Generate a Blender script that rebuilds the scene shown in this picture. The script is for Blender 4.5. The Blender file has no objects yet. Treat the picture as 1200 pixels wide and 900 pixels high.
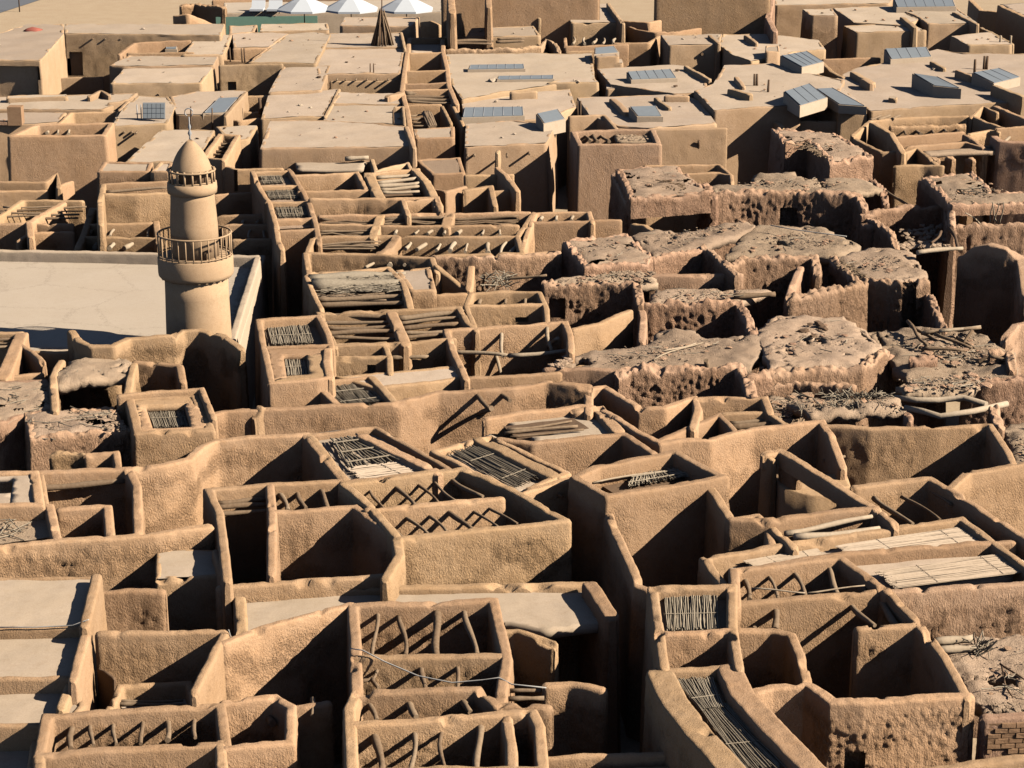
import bpy, math, random
import numpy as np
from mathutils import Vector
from mathutils.geometry import delaunay_2d_cdt

random.seed(7)
rng = np.random.default_rng(11)
S = bpy.context.scene
COL = S.collection

# ------------------------------------------------------------------ camera
CH = 30.0                      # camera height above the streets
FPX = 2482.0                   # focal length in pixels of a 1200 px wide frame
PITCH = math.radians(17.44)
cam = bpy.data.cameras.new('camera')
cam.sensor_width = 36.0
cam.lens = FPX / 1200.0 * 36.0
cam.clip_start = 1.0
cam.clip_end = 5000.0
camo = bpy.data.objects.new('camera', cam)
COL.objects.link(camo)
camo.location = (0, 0, CH)
camo.rotation_euler = (math.pi / 2 - PITCH, 0, 0)
S.camera = camo

# ------------------------------------------------------------------ light
TRAVEL = Vector((-1.0, 0.27, -0.66)).normalized()
sun = bpy.data.lights.new('sun', 'SUN')
sun.energy = 5.0
sun.angle = math.radians(0.5)
sun.color = (1.0, 0.91, 0.78)
suno = bpy.data.objects.new('sun', sun)
COL.objects.link(suno)
suno.rotation_euler = TRAVEL.to_track_quat('-Z', 'Y').to_euler()
suno.location = (60, -20, 80)
W = bpy.data.worlds.new('World')
S.world = W
W.use_nodes = True
wn = W.node_tree
sky = wn.nodes.new('ShaderNodeTexSky')
sky.sky_type = 'NISHITA'
sky.sun_disc = False
sky.sun_elevation = math.asin(-TRAVEL.z)
sky.sun_rotation = math.atan2(-TRAVEL.x, -TRAVEL.y)
sky.altitude = 700
sky.air_density = 0.4
sky.dust_density = 0.3
bg = wn.nodes['Background']
wn.links.new(sky.outputs[0], bg.inputs[0])
bg.inputs[1].default_value = 0.05
S.view_settings.view_transform = 'Standard'
S.view_settings.look = 'None'
S.view_settings.gamma = 1.0
S.view_settings.exposure = 1.34
S.cycles.max_bounces = 6
S.cycles.diffuse_bounces = 2
S.cycles.sample_clamp_indirect = 0.008

# ------------------------------------------------------------------ materials
def new_mat(name):
    m = bpy.data.materials.new(name)
    m.use_nodes = True
    nt = m.node_tree
    b = nt.nodes['Principled BSDF']
    b.inputs['Roughness'].default_value = 0.95
    b.inputs['Specular IOR Level'].default_value = 0.08
    return m, nt, b

def earth(name, c1, c2, c3, fine=24.0, bump=0.5, dist=0.03, stretch=1.0, cracks=0.0, vary=0.15):
    """earthen surface: broad patches, mottling, grit and a fine bump"""
    c1, c2, c3 = [tuple(x * 0.60 for x in c) for c in (c1, c2, c3)]
    m, nt, b = new_mat(name)
    N, L = nt.nodes.new, nt.links.new
    geo = N('ShaderNodeNewGeometry')
    mp = N('ShaderNodeMapping'); mp.inputs['Scale'].default_value = (1, 1, stretch)
    L(geo.outputs['Position'], mp.inputs['Vector'])
    n1 = N('ShaderNodeTexNoise'); n1.inputs['Scale'].default_value = 0.55; n1.inputs['Detail'].default_value = 5
    n2 = N('ShaderNodeTexNoise'); n2.inputs['Scale'].default_value = 4.2; n2.inputs['Detail'].default_value = 6; n2.inputs['Roughness'].default_value = 0.65
    n3 = N('ShaderNodeTexNoise'); n3.inputs['Scale'].default_value = fine; n3.inputs['Detail'].default_value = 8; n3.inputs['Roughness'].default_value = 0.7
    for n in (n1, n2, n3): L(mp.outputs[0], n.inputs['Vector'])
    r1 = N('ShaderNodeMapRange'); r1.inputs[1].default_value = 0.35; r1.inputs[2].default_value = 0.65
    L(n1.outputs[0], r1.inputs[0])
    mx = N('ShaderNodeMix'); mx.data_type = 'RGBA'
    mx.inputs[6].default_value = (*c1, 1); mx.inputs[7].default_value = (*c2, 1)
    L(r1.outputs[0], mx.inputs[0])
    r2 = N('ShaderNodeMapRange'); r2.inputs[1].default_value = 0.48; r2.inputs[2].default_value = 0.75; r2.inputs[4].default_value = 0.8
    L(n2.outputs[0], r2.inputs[0])
    mx2 = N('ShaderNodeMix'); mx2.data_type = 'RGBA'
    L(mx.outputs[2], mx2.inputs[6]); mx2.inputs[7].default_value = (*c3, 1); L(r2.outputs[0], mx2.inputs[0])
    oi = N('ShaderNodeObjectInfo')
    hv = N('ShaderNodeHueSaturation')
    vr = N('ShaderNodeMapRange'); vr.inputs[3].default_value = 1 - vary; vr.inputs[4].default_value = 1 + vary
    L(oi.outputs['Random'], vr.inputs[0])
    # grit
    gr = N('ShaderNodeMapRange'); gr.inputs[1].default_value = 0.3; gr.inputs[2].default_value = 0.7
    gr.inputs[3].default_value = 0.86; gr.inputs[4].default_value = 1.14
    L(n3.outputs[0], gr.inputs[0])
    mu = N('ShaderNodeMath'); mu.operation = 'MULTIPLY'
    L(vr.outputs[0], mu.inputs[0]); L(gr.outputs[0], mu.inputs[1])
    L(mu.outputs[0], hv.inputs['Value'])
    hr = N('ShaderNodeMath'); hr.operation = 'MULTIPLY'; hr.inputs[1].default_value = 7.31
    fr_ = N('ShaderNodeMath'); fr_.operation = 'FRACT'
    L(oi.outputs['Random'], hr.inputs[0]); L(hr.outputs[0], fr_.inputs[0])
    hm = N('ShaderNodeMapRange'); hm.inputs[3].default_value = 0.5 - .012 * vary; hm.inputs[4].default_value = 0.5 + .038 * vary
    L(fr_.outputs[0], hm.inputs[0]); L(hm.outputs[0], hv.inputs['Hue'])
    aw = N('ShaderNodeAttribute'); aw.attribute_name = 'worn'
    wm = N('ShaderNodeMath'); wm.operation = 'MULTIPLY'; wm.inputs[1].default_value = 0.28; wm.use_clamp = True
    L(aw.outputs['Fac'], wm.inputs[0])
    mw_ = N('ShaderNodeMix'); mw_.data_type = 'RGBA'; mw_.inputs[7].default_value = (c3[0], c3[1] * .97, c3[2] * .95, 1)
    L(wm.outputs[0], mw_.inputs[0]); L(mx2.outputs[2], mw_.inputs[6])
    col = mw_.outputs[2]
    if cracks:
        vo = N('ShaderNodeTexVoronoi'); vo.feature = 'DISTANCE_TO_EDGE'; vo.inputs['Scale'].default_value = 0.22
        wv = N('ShaderNodeVectorMath'); wv.operation = 'ADD'
        L(n2.outputs[1], wv.inputs[1]); L(mp.outputs[0], wv.inputs[0]); L(wv.outputs[0], vo.inputs['Vector'])
        cr = N('ShaderNodeMapRange'); cr.inputs[1].default_value = 0.0; cr.inputs[2].default_value = 0.012; cr.inputs[3].default_value = cracks; cr.inputs[4].default_value = 0.0
        L(vo.outputs[0], cr.inputs[0])
        mx3 = N('ShaderNodeMix'); mx3.data_type = 'RGBA'; mx3.inputs[7].default_value = (c3[0]*.7, c3[1]*.7, c3[2]*.7, 1)
        L(col, mx3.inputs[6]); L(cr.outputs[0], mx3.inputs[0]); col = mx3.outputs[2]
    L(col, hv.inputs['Color'])
    L(hv.outputs[0], b.inputs['Base Color'])
    # relief: fine plaster grain everywhere, coarse pebbly relief where the plaster has worn off
    bp = N('ShaderNodeBump'); bp.inputs['Strength'].default_value = bump; bp.inputs['Distance'].default_value = dist
    ad = N('ShaderNodeMath'); ad.operation = 'ADD'
    L(n3.outputs[0], ad.inputs[0]); L(n2.outputs[0], ad.inputs[1])
    L(ad.outputs[0], bp.inputs['Height'])
    at = N('ShaderNodeAttribute'); at.attribute_name = 'worn'
    mp2 = N('ShaderNodeMapping'); mp2.inputs['Scale'].default_value = (1, 1, stretch * .62)
    L(geo.outputs['Position'], mp2.inputs['Vector'])
    n4 = N('ShaderNodeTexNoise'); n4.inputs['Scale'].default_value = 19.0; n4.inputs['Detail'].default_value = 4; n4.inputs['Roughness'].default_value = 0.62
    L(mp2.outputs[0], n4.inputs['Vector'])
    pit = N('ShaderNodeMapRange'); pit.inputs[1].default_value = 0.34; pit.inputs[2].default_value = 0.60
    L(n4.outputs[0], pit.inputs[0])
    mw = N('ShaderNodeMath'); mw.operation = 'MULTIPLY'
    L(pit.outputs[0], mw.inputs[0]); L(at.outputs['Fac'], mw.inputs[1])
    bp2 = N('ShaderNodeBump'); bp2.inputs['Strength'].default_value = 1.0; bp2.inputs['Distance'].default_value = 0.052
    L(mw.outputs[0], bp2.inputs['Height']); L(bp.outputs[0], bp2.inputs['Normal'])
    L(bp2.outputs[0], b.inputs['Normal'])
    return m

def wood(name, c1, c2):
    m, nt, b = new_mat(name)
    N, L = nt.nodes.new, nt.links.new
    tc = N('ShaderNodeTexCoord')
    n = N('ShaderNodeTexNoise'); n.inputs['Scale'].default_value = 9; n.inputs['Detail'].default_value = 6
    L(tc.outputs['Object'], n.inputs['Vector'])
    oi = N('ShaderNodeObjectInfo')
    mx = N('ShaderNodeMix'); mx.data_type = 'RGBA'
    mx.inputs[6].default_value = (*c1, 1); mx.inputs[7].default_value = (*c2, 1)
    ad = N('ShaderNodeMath'); ad.operation = 'MULTIPLY_ADD'; ad.inputs[1].default_value = 0.5
    L(oi.outputs['Random'], ad.inputs[0]); 
    sb = N('ShaderNodeMath'); sb.operation = 'SUBTRACT'; sb.inputs[1].default_value = 0.25
    L(n.outputs[0], sb.inputs[0]); L(sb.outputs[0], ad.inputs[2])
    L(ad.outputs[0], mx.inputs[0]); L(mx.outputs[2], b.inputs['Base Color'])
    bp = N('ShaderNodeBump'); bp.inputs['Strength'].default_value = 0.5; bp.inputs['Distance'].default_value = 0.02
    L(n.outputs[0], bp.inputs['Height']); L(bp.outputs[0], b.inputs['Normal'])
    return m

def plain(name, c, rough=0.6, spec=0.3, metal=0.0, noise=0.12):
    m, nt, b = new_mat(name)
    N, L = nt.nodes.new, nt.links.new
    geo = N('ShaderNodeNewGeometry')
    n = N('ShaderNodeTexNoise'); n.inputs['Scale'].default_value = 3; n.inputs['Detail'].default_value = 5
    L(geo.outputs['Position'], n.inputs['Vector'])
    mx = N('ShaderNodeMix'); mx.data_type = 'RGBA'
    mx.inputs[6].default_value = (*[x * (1 - noise) for x in c], 1); mx.inputs[7].default_value = (*[min(1, x * (1 + noise)) for x in c], 1)
    L(n.outputs[0], mx.inputs[0]); L(mx.outputs[2], b.inputs['Base Color'])
    b.inputs['Roughness'].default_value = rough
    b.inputs['Specular IOR Level'].default_value = spec
    b.inputs['Metallic'].default_value = metal
    return m

M = {
    'adobe': earth('adobe_plaster', (0.54, 0.345, 0.205), (0.50, 0.31, 0.175), (0.43, 0.255, 0.135), bump=0.75, dist=0.035),
    'ruin': earth('eroded_adobe', (0.54, 0.34, 0.225), (0.49, 0.30, 0.19), (0.42, 0.24, 0.145), bump=0.8, dist=0.05, stretch=0.7),
    'roof': earth('mud_roof', (0.56, 0.435, 0.325), (0.53, 0.405, 0.295), (0.47, 0.35, 0.245), bump=0.35, dist=0.02),
    'ruinroof': earth('crumbling_mud_roof', (0.50, 0.36, 0.25), (0.46, 0.325, 0.22), (0.39, 0.265, 0.175), bump=0.7, dist=0.04),
    'render': earth('smooth_lime_render', (0.57, 0.44, 0.32), (0.54, 0.415, 0.295), (0.49, 0.365, 0.25), bump=0.2, dist=0.01, vary=0.03),
    'screed': earth('pale_screed', (0.58, 0.475, 0.365), (0.56, 0.455, 0.345), (0.53, 0.425, 0.32), bump=0.15, dist=0.01, cracks=0.6, vary=0.02),
    'ochre': earth('ochre_plaster', (0.53, 0.355, 0.22), (0.48, 0.315, 0.185), (0.42, 0.265, 0.15), bump=0.3, dist=0.02),
    'tower': earth('tan_plaster', (0.54, 0.37, 0.225), (0.50, 0.335, 0.20), (0.45, 0.295, 0.17), bump=0.25, dist=0.012, vary=0.02),
    'sand': earth('sandy_ground', (0.52, 0.39, 0.26), (0.48, 0.35, 0.23), (0.42, 0.30, 0.19), fine=8, bump=0.4, dist=0.04),
    'timber': wood('weathered_timber', (0.10, 0.062, 0.036), (0.22, 0.16, 0.105)),
    'pale_timber': wood('bleached_timber', (0.21, 0.155, 0.10), (0.34, 0.27, 0.195)),
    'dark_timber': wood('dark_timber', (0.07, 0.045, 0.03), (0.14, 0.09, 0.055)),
    'reed': wood('dry_reed', (0.15, 0.12, 0.085), (0.30, 0.25, 0.185)),
    'matting': wood('cream_reed_matting', (0.31, 0.235, 0.165), (0.41, 0.32, 0.235)),
    'glass': plain('skylight_glass', (0.15, 0.165, 0.175), 0.45, 0.2),
    'steel': plain('grey_steel', (0.22, 0.22, 0.22), 0.5, 0.4),
    'canvas': plain('white_canvas', (0.36, 0.375, 0.39), 0.8, 0.1, noise=0.04),
    'green': plain('green_panel', (0.10, 0.17, 0.13), 0.5, 0.3),
    'red': plain('rust_red_cloth', (0.22, 0.07, 0.05), 0.9, 0.1),
    'cable': plain('grey_cable', (0.30, 0.28, 0.25), 0.6, 0.3),
    'leaf': plain('dusty_leaf', (0.05, 0.07, 0.035), 0.8, 0.2, noise=0.4),
    'asphalt': plain('grey_asphalt', (0.10, 0.105, 0.115), 0.9, 0.1),
    'brick': earth('mud_brick', (0.42, 0.26, 0.15), (0.37, 0.22, 0.125), (0.30, 0.17, 0.09), bump=0.5, dist=0.02, vary=0.05),
}

# ------------------------------------------------------------------ projection
CP, SP = math.cos(PITCH), math.sin(PITCH)
def P(px, py, z):
    """point at height z seen at photo pixel (px, py)"""
    a = px - 600.0; b = 450.0 - py
    d = np.array((a, FPX * CP + b * SP, -FPX * SP + b * CP))
    return np.array((0.0, 0.0, CH)) + d * ((z - CH) / d[2])
def proj(v):
    x = v[:, 0]; y = v[:, 1] * CP - (v[:, 2] - CH) * SP
    u = v[:, 1] * SP + (v[:, 2] - CH) * CP
    return 600 + FPX * x / y, 450 - FPX * u / y, y
def ppm(p):
    return FPX / (p[1] * CP - (p[2] - CH) * SP)

# ------------------------------------------------------------------ noise
_perm = rng.permutation(256).astype(np.int32)
_perm = np.concatenate([_perm, _perm, _perm])
_grad = rng.normal(size=(256, 3)); _grad /= np.linalg.norm(_grad, axis=1)[:, None]
def noise(p):
    p = p + 1000.0
    i = np.floor(p).astype(np.int64); f = p - i; i = (i & 255).astype(np.int32)
    w = f * f * f * (f * (f * 6 - 15) + 10)
    out = np.zeros(len(p))
    for dx in (0, 1):
        wx = w[:, 0] if dx else 1 - w[:, 0]
        hx = _perm[i[:, 0] + dx]
        for dy in (0, 1):
            wy = w[:, 1] if dy else 1 - w[:, 1]
            hy = _perm[hx + i[:, 1] + dy]
            for dz in (0, 1):
                wz = w[:, 2] if dz else 1 - w[:, 2]
                g = _grad[_perm[hy + i[:, 2] + dz]]
                out += wx * wy * wz * (g[:, 0] * (f[:, 0] - dx) + g[:, 1] * (f[:, 1] - dy) + g[:, 2] * (f[:, 2] - dz))
    return out * 1.5
def sstep(a, b, x):
    t = np.clip((x - a) / (b - a), 0, 1); return t * t * (3 - 2 * t)

# ------------------------------------------------------------------ mesh plumbing
def make_mesh(name, verts, quads=None, polys=None, smooth=True):
    me = bpy.data.meshes.new(name)
    q = np.zeros((0, 4), np.int32) if quads is None else np.asarray(quads, np.int32).reshape(-1, 4)
    polys = polys or []
    loops = np.concatenate([q.ravel()] + [np.asarray(p, np.int32) for p in polys]) if polys else q.ravel()
    tot = np.concatenate([np.full(len(q), 4, np.int32), np.array([len(p) for p in polys], np.int32)])
    start = np.concatenate([[0], np.cumsum(tot)[:-1]]).astype(np.int32)
    me.vertices.add(len(verts)); me.vertices.foreach_set('co', np.asarray(verts, np.float32).ravel())
    me.loops.add(len(loops)); me.loops.foreach_set('vertex_index', loops.astype(np.int32))
    me.polygons.add(len(tot)); me.polygons.foreach_set('loop_start', start)
    if smooth:
        sm = np.ones(len(tot), bool); sm[len(q):] = len(q) == 0
        me.polygons.foreach_set('use_smooth', sm)
    else:
        me.polygons.foreach_set('use_smooth', np.zeros(len(tot), bool))
    me.update(calc_edges=True)
    return me

class Bag:
    """collects pieces into one mesh"""
    def __init__(s): s.v = []; s.q = []; s.p = []; s.n = 0
    def add(s, v, q=None, p=None):
        v = np.asarray(v, float)
        s.v.append(v)
        if q is not None and len(q): s.q.append(np.asarray(q, np.int64) + s.n)
        if p: s.p += [[i + s.n for i in f] for f in p]
        s.n += len(v)
    def get(s):
        return np.concatenate(s.v), (np.concatenate(s.q) if s.q else np.zeros((0, 4), int)), s.p

def grid_quads(nr, nc, wrap_c=False, wrap_r=False):
    r = np.arange(nr if wrap_r else nr - 1); c = np.arange(nc if wrap_c else nc - 1)
    R, Cc = np.meshgrid(r, c, indexing='ij')
    R2 = (R + 1) % nr; C2 = (Cc + 1) % nc
    return np.stack([R * nc + Cc, R * nc + C2, R2 * nc + C2, R2 * nc + Cc], -1).reshape(-1, 4)

BOXQ = [(0, 3, 2, 1), (4, 5, 6, 7), (0, 1, 5, 4), (1, 2, 6, 5), (2, 3, 7, 6), (3, 0, 4, 7)]
def box_vq(c, ax, ay, az):
    """box centred c with half-axis vectors"""
    c, ax, ay, az = map(np.asarray, (c, ax, ay, az))
    v = [c - ax - ay - az, c + ax - ay - az, c + ax + ay - az, c - ax + ay - az,
         c - ax - ay + az, c + ax - ay + az, c + ax + ay + az, c - ax + ay + az]
    return np.array(v), BOXQ

def tube_vq(pts, rad, sides=7, cap=True):
    pts = np.asarray(pts, float); n = len(pts)
    rad = np.full(n, rad) if np.isscalar(rad) else np.asarray(rad)
    tg = np.gradient(pts, axis=0); tg /= np.linalg.norm(tg, axis=1)[:, None] + 1e-9
    ref = np.array((0, 0, 1.0)) if abs(tg[0][2]) < 0.9 else np.array((1.0, 0, 0))
    a = np.cross(tg, ref); a /= np.linalg.norm(a, axis=1)[:, None] + 1e-9
    b = np.cross(tg, a)
    th = np.linspace(0, 2 * math.pi, sides, endpoint=False)
    v = pts[:, None] + rad[:, None, None] * (np.cos(th)[None, :, None] * a[:, None] + np.sin(th)[None, :, None] * b[:, None])
    q = grid_quads(n, sides, wrap_c=True)
    p = [list(range(sides))[::-1], list(range((n - 1) * sides, n * sides))] if cap else None
    return v.reshape(-1, 3), q, p

# ------------------------------------------------------------------ wall sweep
STEP_PX = 4.0
LAST = {}
def sweep(pts, t=0.35, base=0.0, closed=False, rough=1.0, flat=0.55, wob=0.022, fine=2.2, batter=0.03, spx=None):
    """earth wall: a rounded profile swept along its top line, weathered by noise"""
    pts = np.asarray(pts, float); n = len(pts)
    if t < .5: t *= .9
    xy = pts[:, :2]
    seg = [(i, (i + 1) % n) for i in range(n if closed else n - 1)]
    nrm = []
    for i, j in seg:
        d = xy[j] - xy[i]; d /= np.linalg.norm(d) + 1e-9
        nrm.append(np.array((-d[1], d[0])))
    off = np.zeros((n, 2))
    for i in range(n):
        if closed: a, b = nrm[i - 1], nrm[i % len(nrm)]
        else: a, b = nrm[max(i - 1, 0)], nrm[min(i, len(nrm) - 1)]
        m = a + b; L = np.linalg.norm(m)
        m = a if L < 1e-3 else m / L
        off[i] = m / max(0.5, float(m @ a))
    sc = np.mean([ppm(p) for p in pts]); step = (spx or (2.3 if rough > 1.45 else STEP_PX)) / sc
    C, O = [], []
    for k, (i, j) in enumerate(seg):
        L = np.linalg.norm(xy[j] - xy[i])
        m = max(1, int(math.ceil(L / step)))
        u = np.arange(m) / m
        if not closed and k == len(seg) - 1: u = np.linspace(0, 1, m + 1)
        C.append(pts[i] + (pts[j] - pts[i]) * u[:, None]); O.append(off[i] + (off[j] - off[i]) * u[:, None])
    C = np.concatenate(C); O = np.concatenate(O); wsc = np.ones(len(C)); dz = np.zeros(len(C))
    if not closed:   # rounded ends
        d0 = np.append(xy[0] - xy[1], 0); d0 /= np.linalg.norm(d0); d1 = np.append(xy[-1] - xy[-2], 0); d1 /= np.linalg.norm(d1)
        C = np.concatenate([[C[0] + d0 * t * .45, C[0] + d0 * t * .32], C, [C[-1] + d1 * t * .32, C[-1] + d1 * t * .45]])
        O = np.concatenate([[O[0], O[0]], O, [O[-1], O[-1]]])
        wsc = np.concatenate([[.4, .8], wsc, [.8, .4]]); dz = np.concatenate([[.10, .03], dz, [.03, .10]])
    h = float(np.mean(C[:, 2])) - base
    r = min(0.5 * t, 0.095)
    kk = 4
    dep = [r]
    while dep[-1] + step < min(fine, h - step): dep.append(dep[-1] + step)
    while dep[-1] + 0.9 < h: dep.append(dep[-1] + 0.8)
    dep.append(h)
    dep = np.array(dep)
    side = np.stack([np.full(len(dep), 1.0), dep, np.zeros(len(dep))], 1)       # lateral factor, depth, -
    ang = np.linspace(math.pi / 2, 0, kk + 1)[:-1]
    rows = []
    for d in dep[::-1]: rows.append((1.0, 0.0, d))
    for a in np.linspace(0, math.pi / 2, kk + 1)[1:]: rows.append((1.0, -(r - r * math.cos(a)), r - r * math.sin(a)))
    nf = max(0, int(round((t - 2 * r) / step)))
    half = rows[:]
    left = half
    right = [( -a, -b, d) for a, b, d in half[::-1]]
    mid = [((1 - 2 * (k + 1) / (nf + 1)) , None, 0.0) for k in range(nf)]
    prof = left + [(a * (t / 2 - r) / (t / 2), 0.0, 0.0) for a, _, _ in mid] + right
    prof = np.array(prof, float)
    nr, nc = len(prof), len(C)
    depth = prof[:, 2][:, None]
    hfac = (np.maximum(0, C[:, 2] - base) / max(h, 1e-3))[None, :]
    dd = depth * np.where(depth > 1.0, hfac, 1.0)
    lat = (prof[:, 0] * t / 2 + prof[:, 1])[:, None] * wsc[None, :] + np.sign(prof[:, 0])[:, None] * batter * np.minimum(dd, 4)
    V = np.zeros((nr, nc, 3))
    V[:, :, 0] = C[None, :, 0] + lat * O[None, :, 0]
    V[:, :, 1] = C[None, :, 1] + lat * O[None, :, 1]
    V[:, :, 2] = C[None, :, 2] - np.minimum(dd, C[None, :, 2] - base) - dz[None, :] * (depth < h - .01)
    v = V.reshape(-1, 3)
    # displacement directions
    vert = np.clip((depth / r), 0, 1) * np.ones((nr, nc)); vert = vert.ravel()
    sgn = (np.sign(prof[:, 0])[:, None] * np.ones((1, nc))).ravel()
    On = O / (np.linalg.norm(O, axis=1)[:, None] + 1e-9)
    D = np.zeros((nr, nc, 3)); D[:, :, :2] = On[None]
    D = D.reshape(-1, 3) * (sgn * vert)[:, None]; D[:, 2] = np.sqrt(np.maximum(0, 1 - vert ** 2))
    dpt = (dd * np.ones((nr, nc))).ravel()
    a = noise(v * np.array((0.8, 0.8, 0.6))) * wob
    fr = min(6.5, 1 / (2.1 * step))
    q = v * np.array((fr, fr, fr * (.75 if rough <= 1.4 else .7)))
    lump = noise(q) + 0.5 * noise(q * 1.9 + 17)
    patch = 0.2 + 0.8 * sstep(-0.22, 0.32, noise(v * np.array((.75, .75, 1.1)) + 31) + 0.35 * noise(v * 2.3 + 4))
    msk = sstep(0.12, 0.75, dpt) * patch
    amp = (0.010 + (0.07 * rough) * msk) * min(1.0, 6.5 / fr * .8)
    disp = a + amp * (lump - 0.35 * np.abs(lump))
    if rough > 1.4:     # ruins: broken top line and rain gullies
        g = noise(v * np.array((2.6, 2.6, 0.5)) + 5)
        g2 = noise(v * np.array((min(3.6, fr), min(3.6, fr), 0.9)) + 15)
        disp = disp + (rough - .9) * sstep(0.0, 0.4, dpt) * (0.07 * g - 0.06 * np.abs(g2) + .02)
        v[:, 2] += (noise(v * np.array((1.2, 1.2, .01)) + 9) * 0.16 + noise(v * np.array((4.6, 4.6, .01)) + 3) * .13) * (rough - .6) * (1 - sstep(0, 1.4, dpt))
    else:
        v[:, 2] += (noise(v * np.array((0.9, 0.9, .01)) + 9) * .05 + noise(v * np.array((3.5, 3.5, .01)) + 3) * .022) * (1 - sstep(0, 1.4, dpt))
    if rough > .4:     # chipped crests
        chip = sstep(.22, .5, noise(v * np.array((1.9, 1.9, .01)) + 77)) * sstep(-.1, .3, noise(v * np.array((.4, .4, .01)) + 12))
        v[:, 2] -= chip * .19 * (1 - sstep(0, .5, dpt))
    v += D * disp[:, None]
    v[:, 2] = np.maximum(v[:, 2], base)
    qd = grid_quads(nr, nc, wrap_c=closed)
    polys = []
    if not closed:
        polys = [[k * nc for k in range(nr)], [k * nc + nc - 1 for k in range(nr)][::-1]]
    if rough > 1.4: msk = sstep(0.02, 0.3, dpt) * (0.65 + .35 * patch)
    LAST['worn'] = np.clip(0.06 + msk * (min(1.4, rough) if rough > .42 else rough * .35), 0, 1.4)
    return v, qd[:, ::-1], polys

def cut(v, q, rects):
    """open doorways and windows: drop the camera-facing faces inside photo rectangles"""
    px, py, dp = proj(v)
    cx = px[q].mean(1); cy = py[q].mean(1); cd = dp[q].mean(1)
    keep = np.ones(len(q), bool)
    nr = np.cross(v[q[:, 2]] - v[q[:, 0]], v[q[:, 3]] - v[q[:, 1]]); ce = v[q].mean(1)
    front = (nr * (np.array((0, 0, CH)) - ce)).sum(1) > 0
    cd = ce[:, 1]
    for (x0, y0, x1, y1) in rects:
        ins = front & (cx > x0) & (cx < x1) & (cy > y0) & (cy < y1)
        if ins.any():
            mn = np.percentile(cd[ins], 5)
            keep &= ~(ins & (cd < mn + 1.0))
    return q[keep]

def patch(poly, amp=0.02, step_px=7.0, drop=0.0, maxn=2600, ragged=0.0):
    """earth roof over a polygon of 3D points, softly uneven"""
    poly = np.asarray(poly, float)
    xy = poly[:, :2]; c = poly.mean(0)
    step = step_px / np.mean([ppm(p) for p in poly])
    lo, hi = xy.min(0), xy.max(0)
    area = (hi - lo).prod()
    step = max(step, math.sqrt(area / maxn))
    if ragged: step *= .7
    gx = np.arange(lo[0], hi[0], step); gy = np.arange(lo[1], hi[1], step)
    G = np.stack(np.meshgrid(gx, gy), -1).reshape(-1, 2) + rng.uniform(-.25, .25, (len(gx) * len(gy), 2)) * step
    ins = np.zeros(len(G), bool); j = len(xy) - 1; dmin = np.full(len(G), 1e9)
    for i in range(len(xy)):
        a, b = xy[i], xy[j]
        cr = ((a[1] > G[:, 1]) != (b[1] > G[:, 1])) & (G[:, 0] < (b[0] - a[0]) * (G[:, 1] - a[1]) / (b[1] - a[1] + 1e-12) + a[0])
        ins ^= cr
        ab = b - a; tt = np.clip(((G - a) @ ab) / (ab @ ab + 1e-9), 0, 1)
        dmin = np.minimum(dmin, np.linalg.norm(G - a - tt[:, None] * ab, axis=1))
        j = i
    G = G[ins & (dmin > step * .35)]
    B = []
    for i in range(len(xy)):
        a, b = xy[i], xy[(i + 1) % len(xy)]
        m = max(1, int(np.linalg.norm(b - a) / step)); sg_ = [a + (b - a) * k / m for k in range(m)]
        if ragged:
            nn = np.array((b[1] - a[1], a[0] - b[0])) / (np.linalg.norm(b - a) + 1e-9)
            q3 = np.array([(p[0], p[1], 0) for p in sg_]); w_ = noise(q3 * 1.3 + 40) * ragged + noise(q3 * 4.1 + 7) * ragged * .6
            sg_ = [p + nn * w for p, w in zip(sg_, w_)]
        B += sg_
    nb = len(B)
    vin = [Vector(p) for p in B] + [Vector(p) for p in G]
    vo, eo, fo, *_ = delaunay_2d_cdt(vin, [(i, (i + 1) % nb) for i in range(nb)], [], 1, 1e-5)
    V = np.array([(p[0], p[1], 0.0) for p in vo])
    # plane through the polygon
    A = np.c_[xy, np.ones(len(xy))]; co, *_ = np.linalg.lstsq(A, poly[:, 2], rcond=None)
    V[:, 2] = V[:, :2] @ co[:2] + co[2] - drop
    V[:, 2] += noise(V * np.array((.45, .45, 1)) + 3) * amp * 2.2 + noise(V * np.array((1.9, 1.9, 1)) + 8) * amp
    if ragged:
        dm = np.full(len(V), 1e9); Ba = np.array(B)
        for i in range(len(Ba)):
            a = Ba[i]; ab = Ba[(i + 1) % len(Ba)] - a
            tt = np.clip(((V[:, :2] - a) @ ab) / (ab @ ab + 1e-9), 0, 1)
            dm = np.minimum(dm, np.linalg.norm(V[:, :2] - a - tt[:, None] * ab, axis=1))
        V[:, 2] += noise(V * np.array((.9, .9, 0)) + 60) * .09 + noise(V * np.array((3.6, 3.6, 0)) + 70) * .06
        V[:, 2] -= .12 * (1 - sstep(0, .4, dm)) * (1 + noise(V * np.array((2, 2, 0)) + 50))
    F = [list(f) for f in fo]
    if ragged:      # caved-in spots
        cen = np.array([V[f].mean(0) for f in F]); dmf = np.array([dm[f].min() for f in F])
        hole = (noise(cen * np.array((.55, .55, 0)) + 90) + .45 * noise(cen * np.array((2.2, 2.2, 0)) + 33) > .40) & (dmf > .1)
        F = [f for f, hh in zip(F, hole) if not hh]
    out = []
    for f in F:
        a, b, c2 = V[f[0]], V[f[1]], V[f[2]]
        out.append(f if (b[0] - a[0]) * (c2[1] - a[1]) - (b[1] - a[1]) * (c2[0] - a[0]) > 0 else f[::-1])
    return V, None, out

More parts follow.
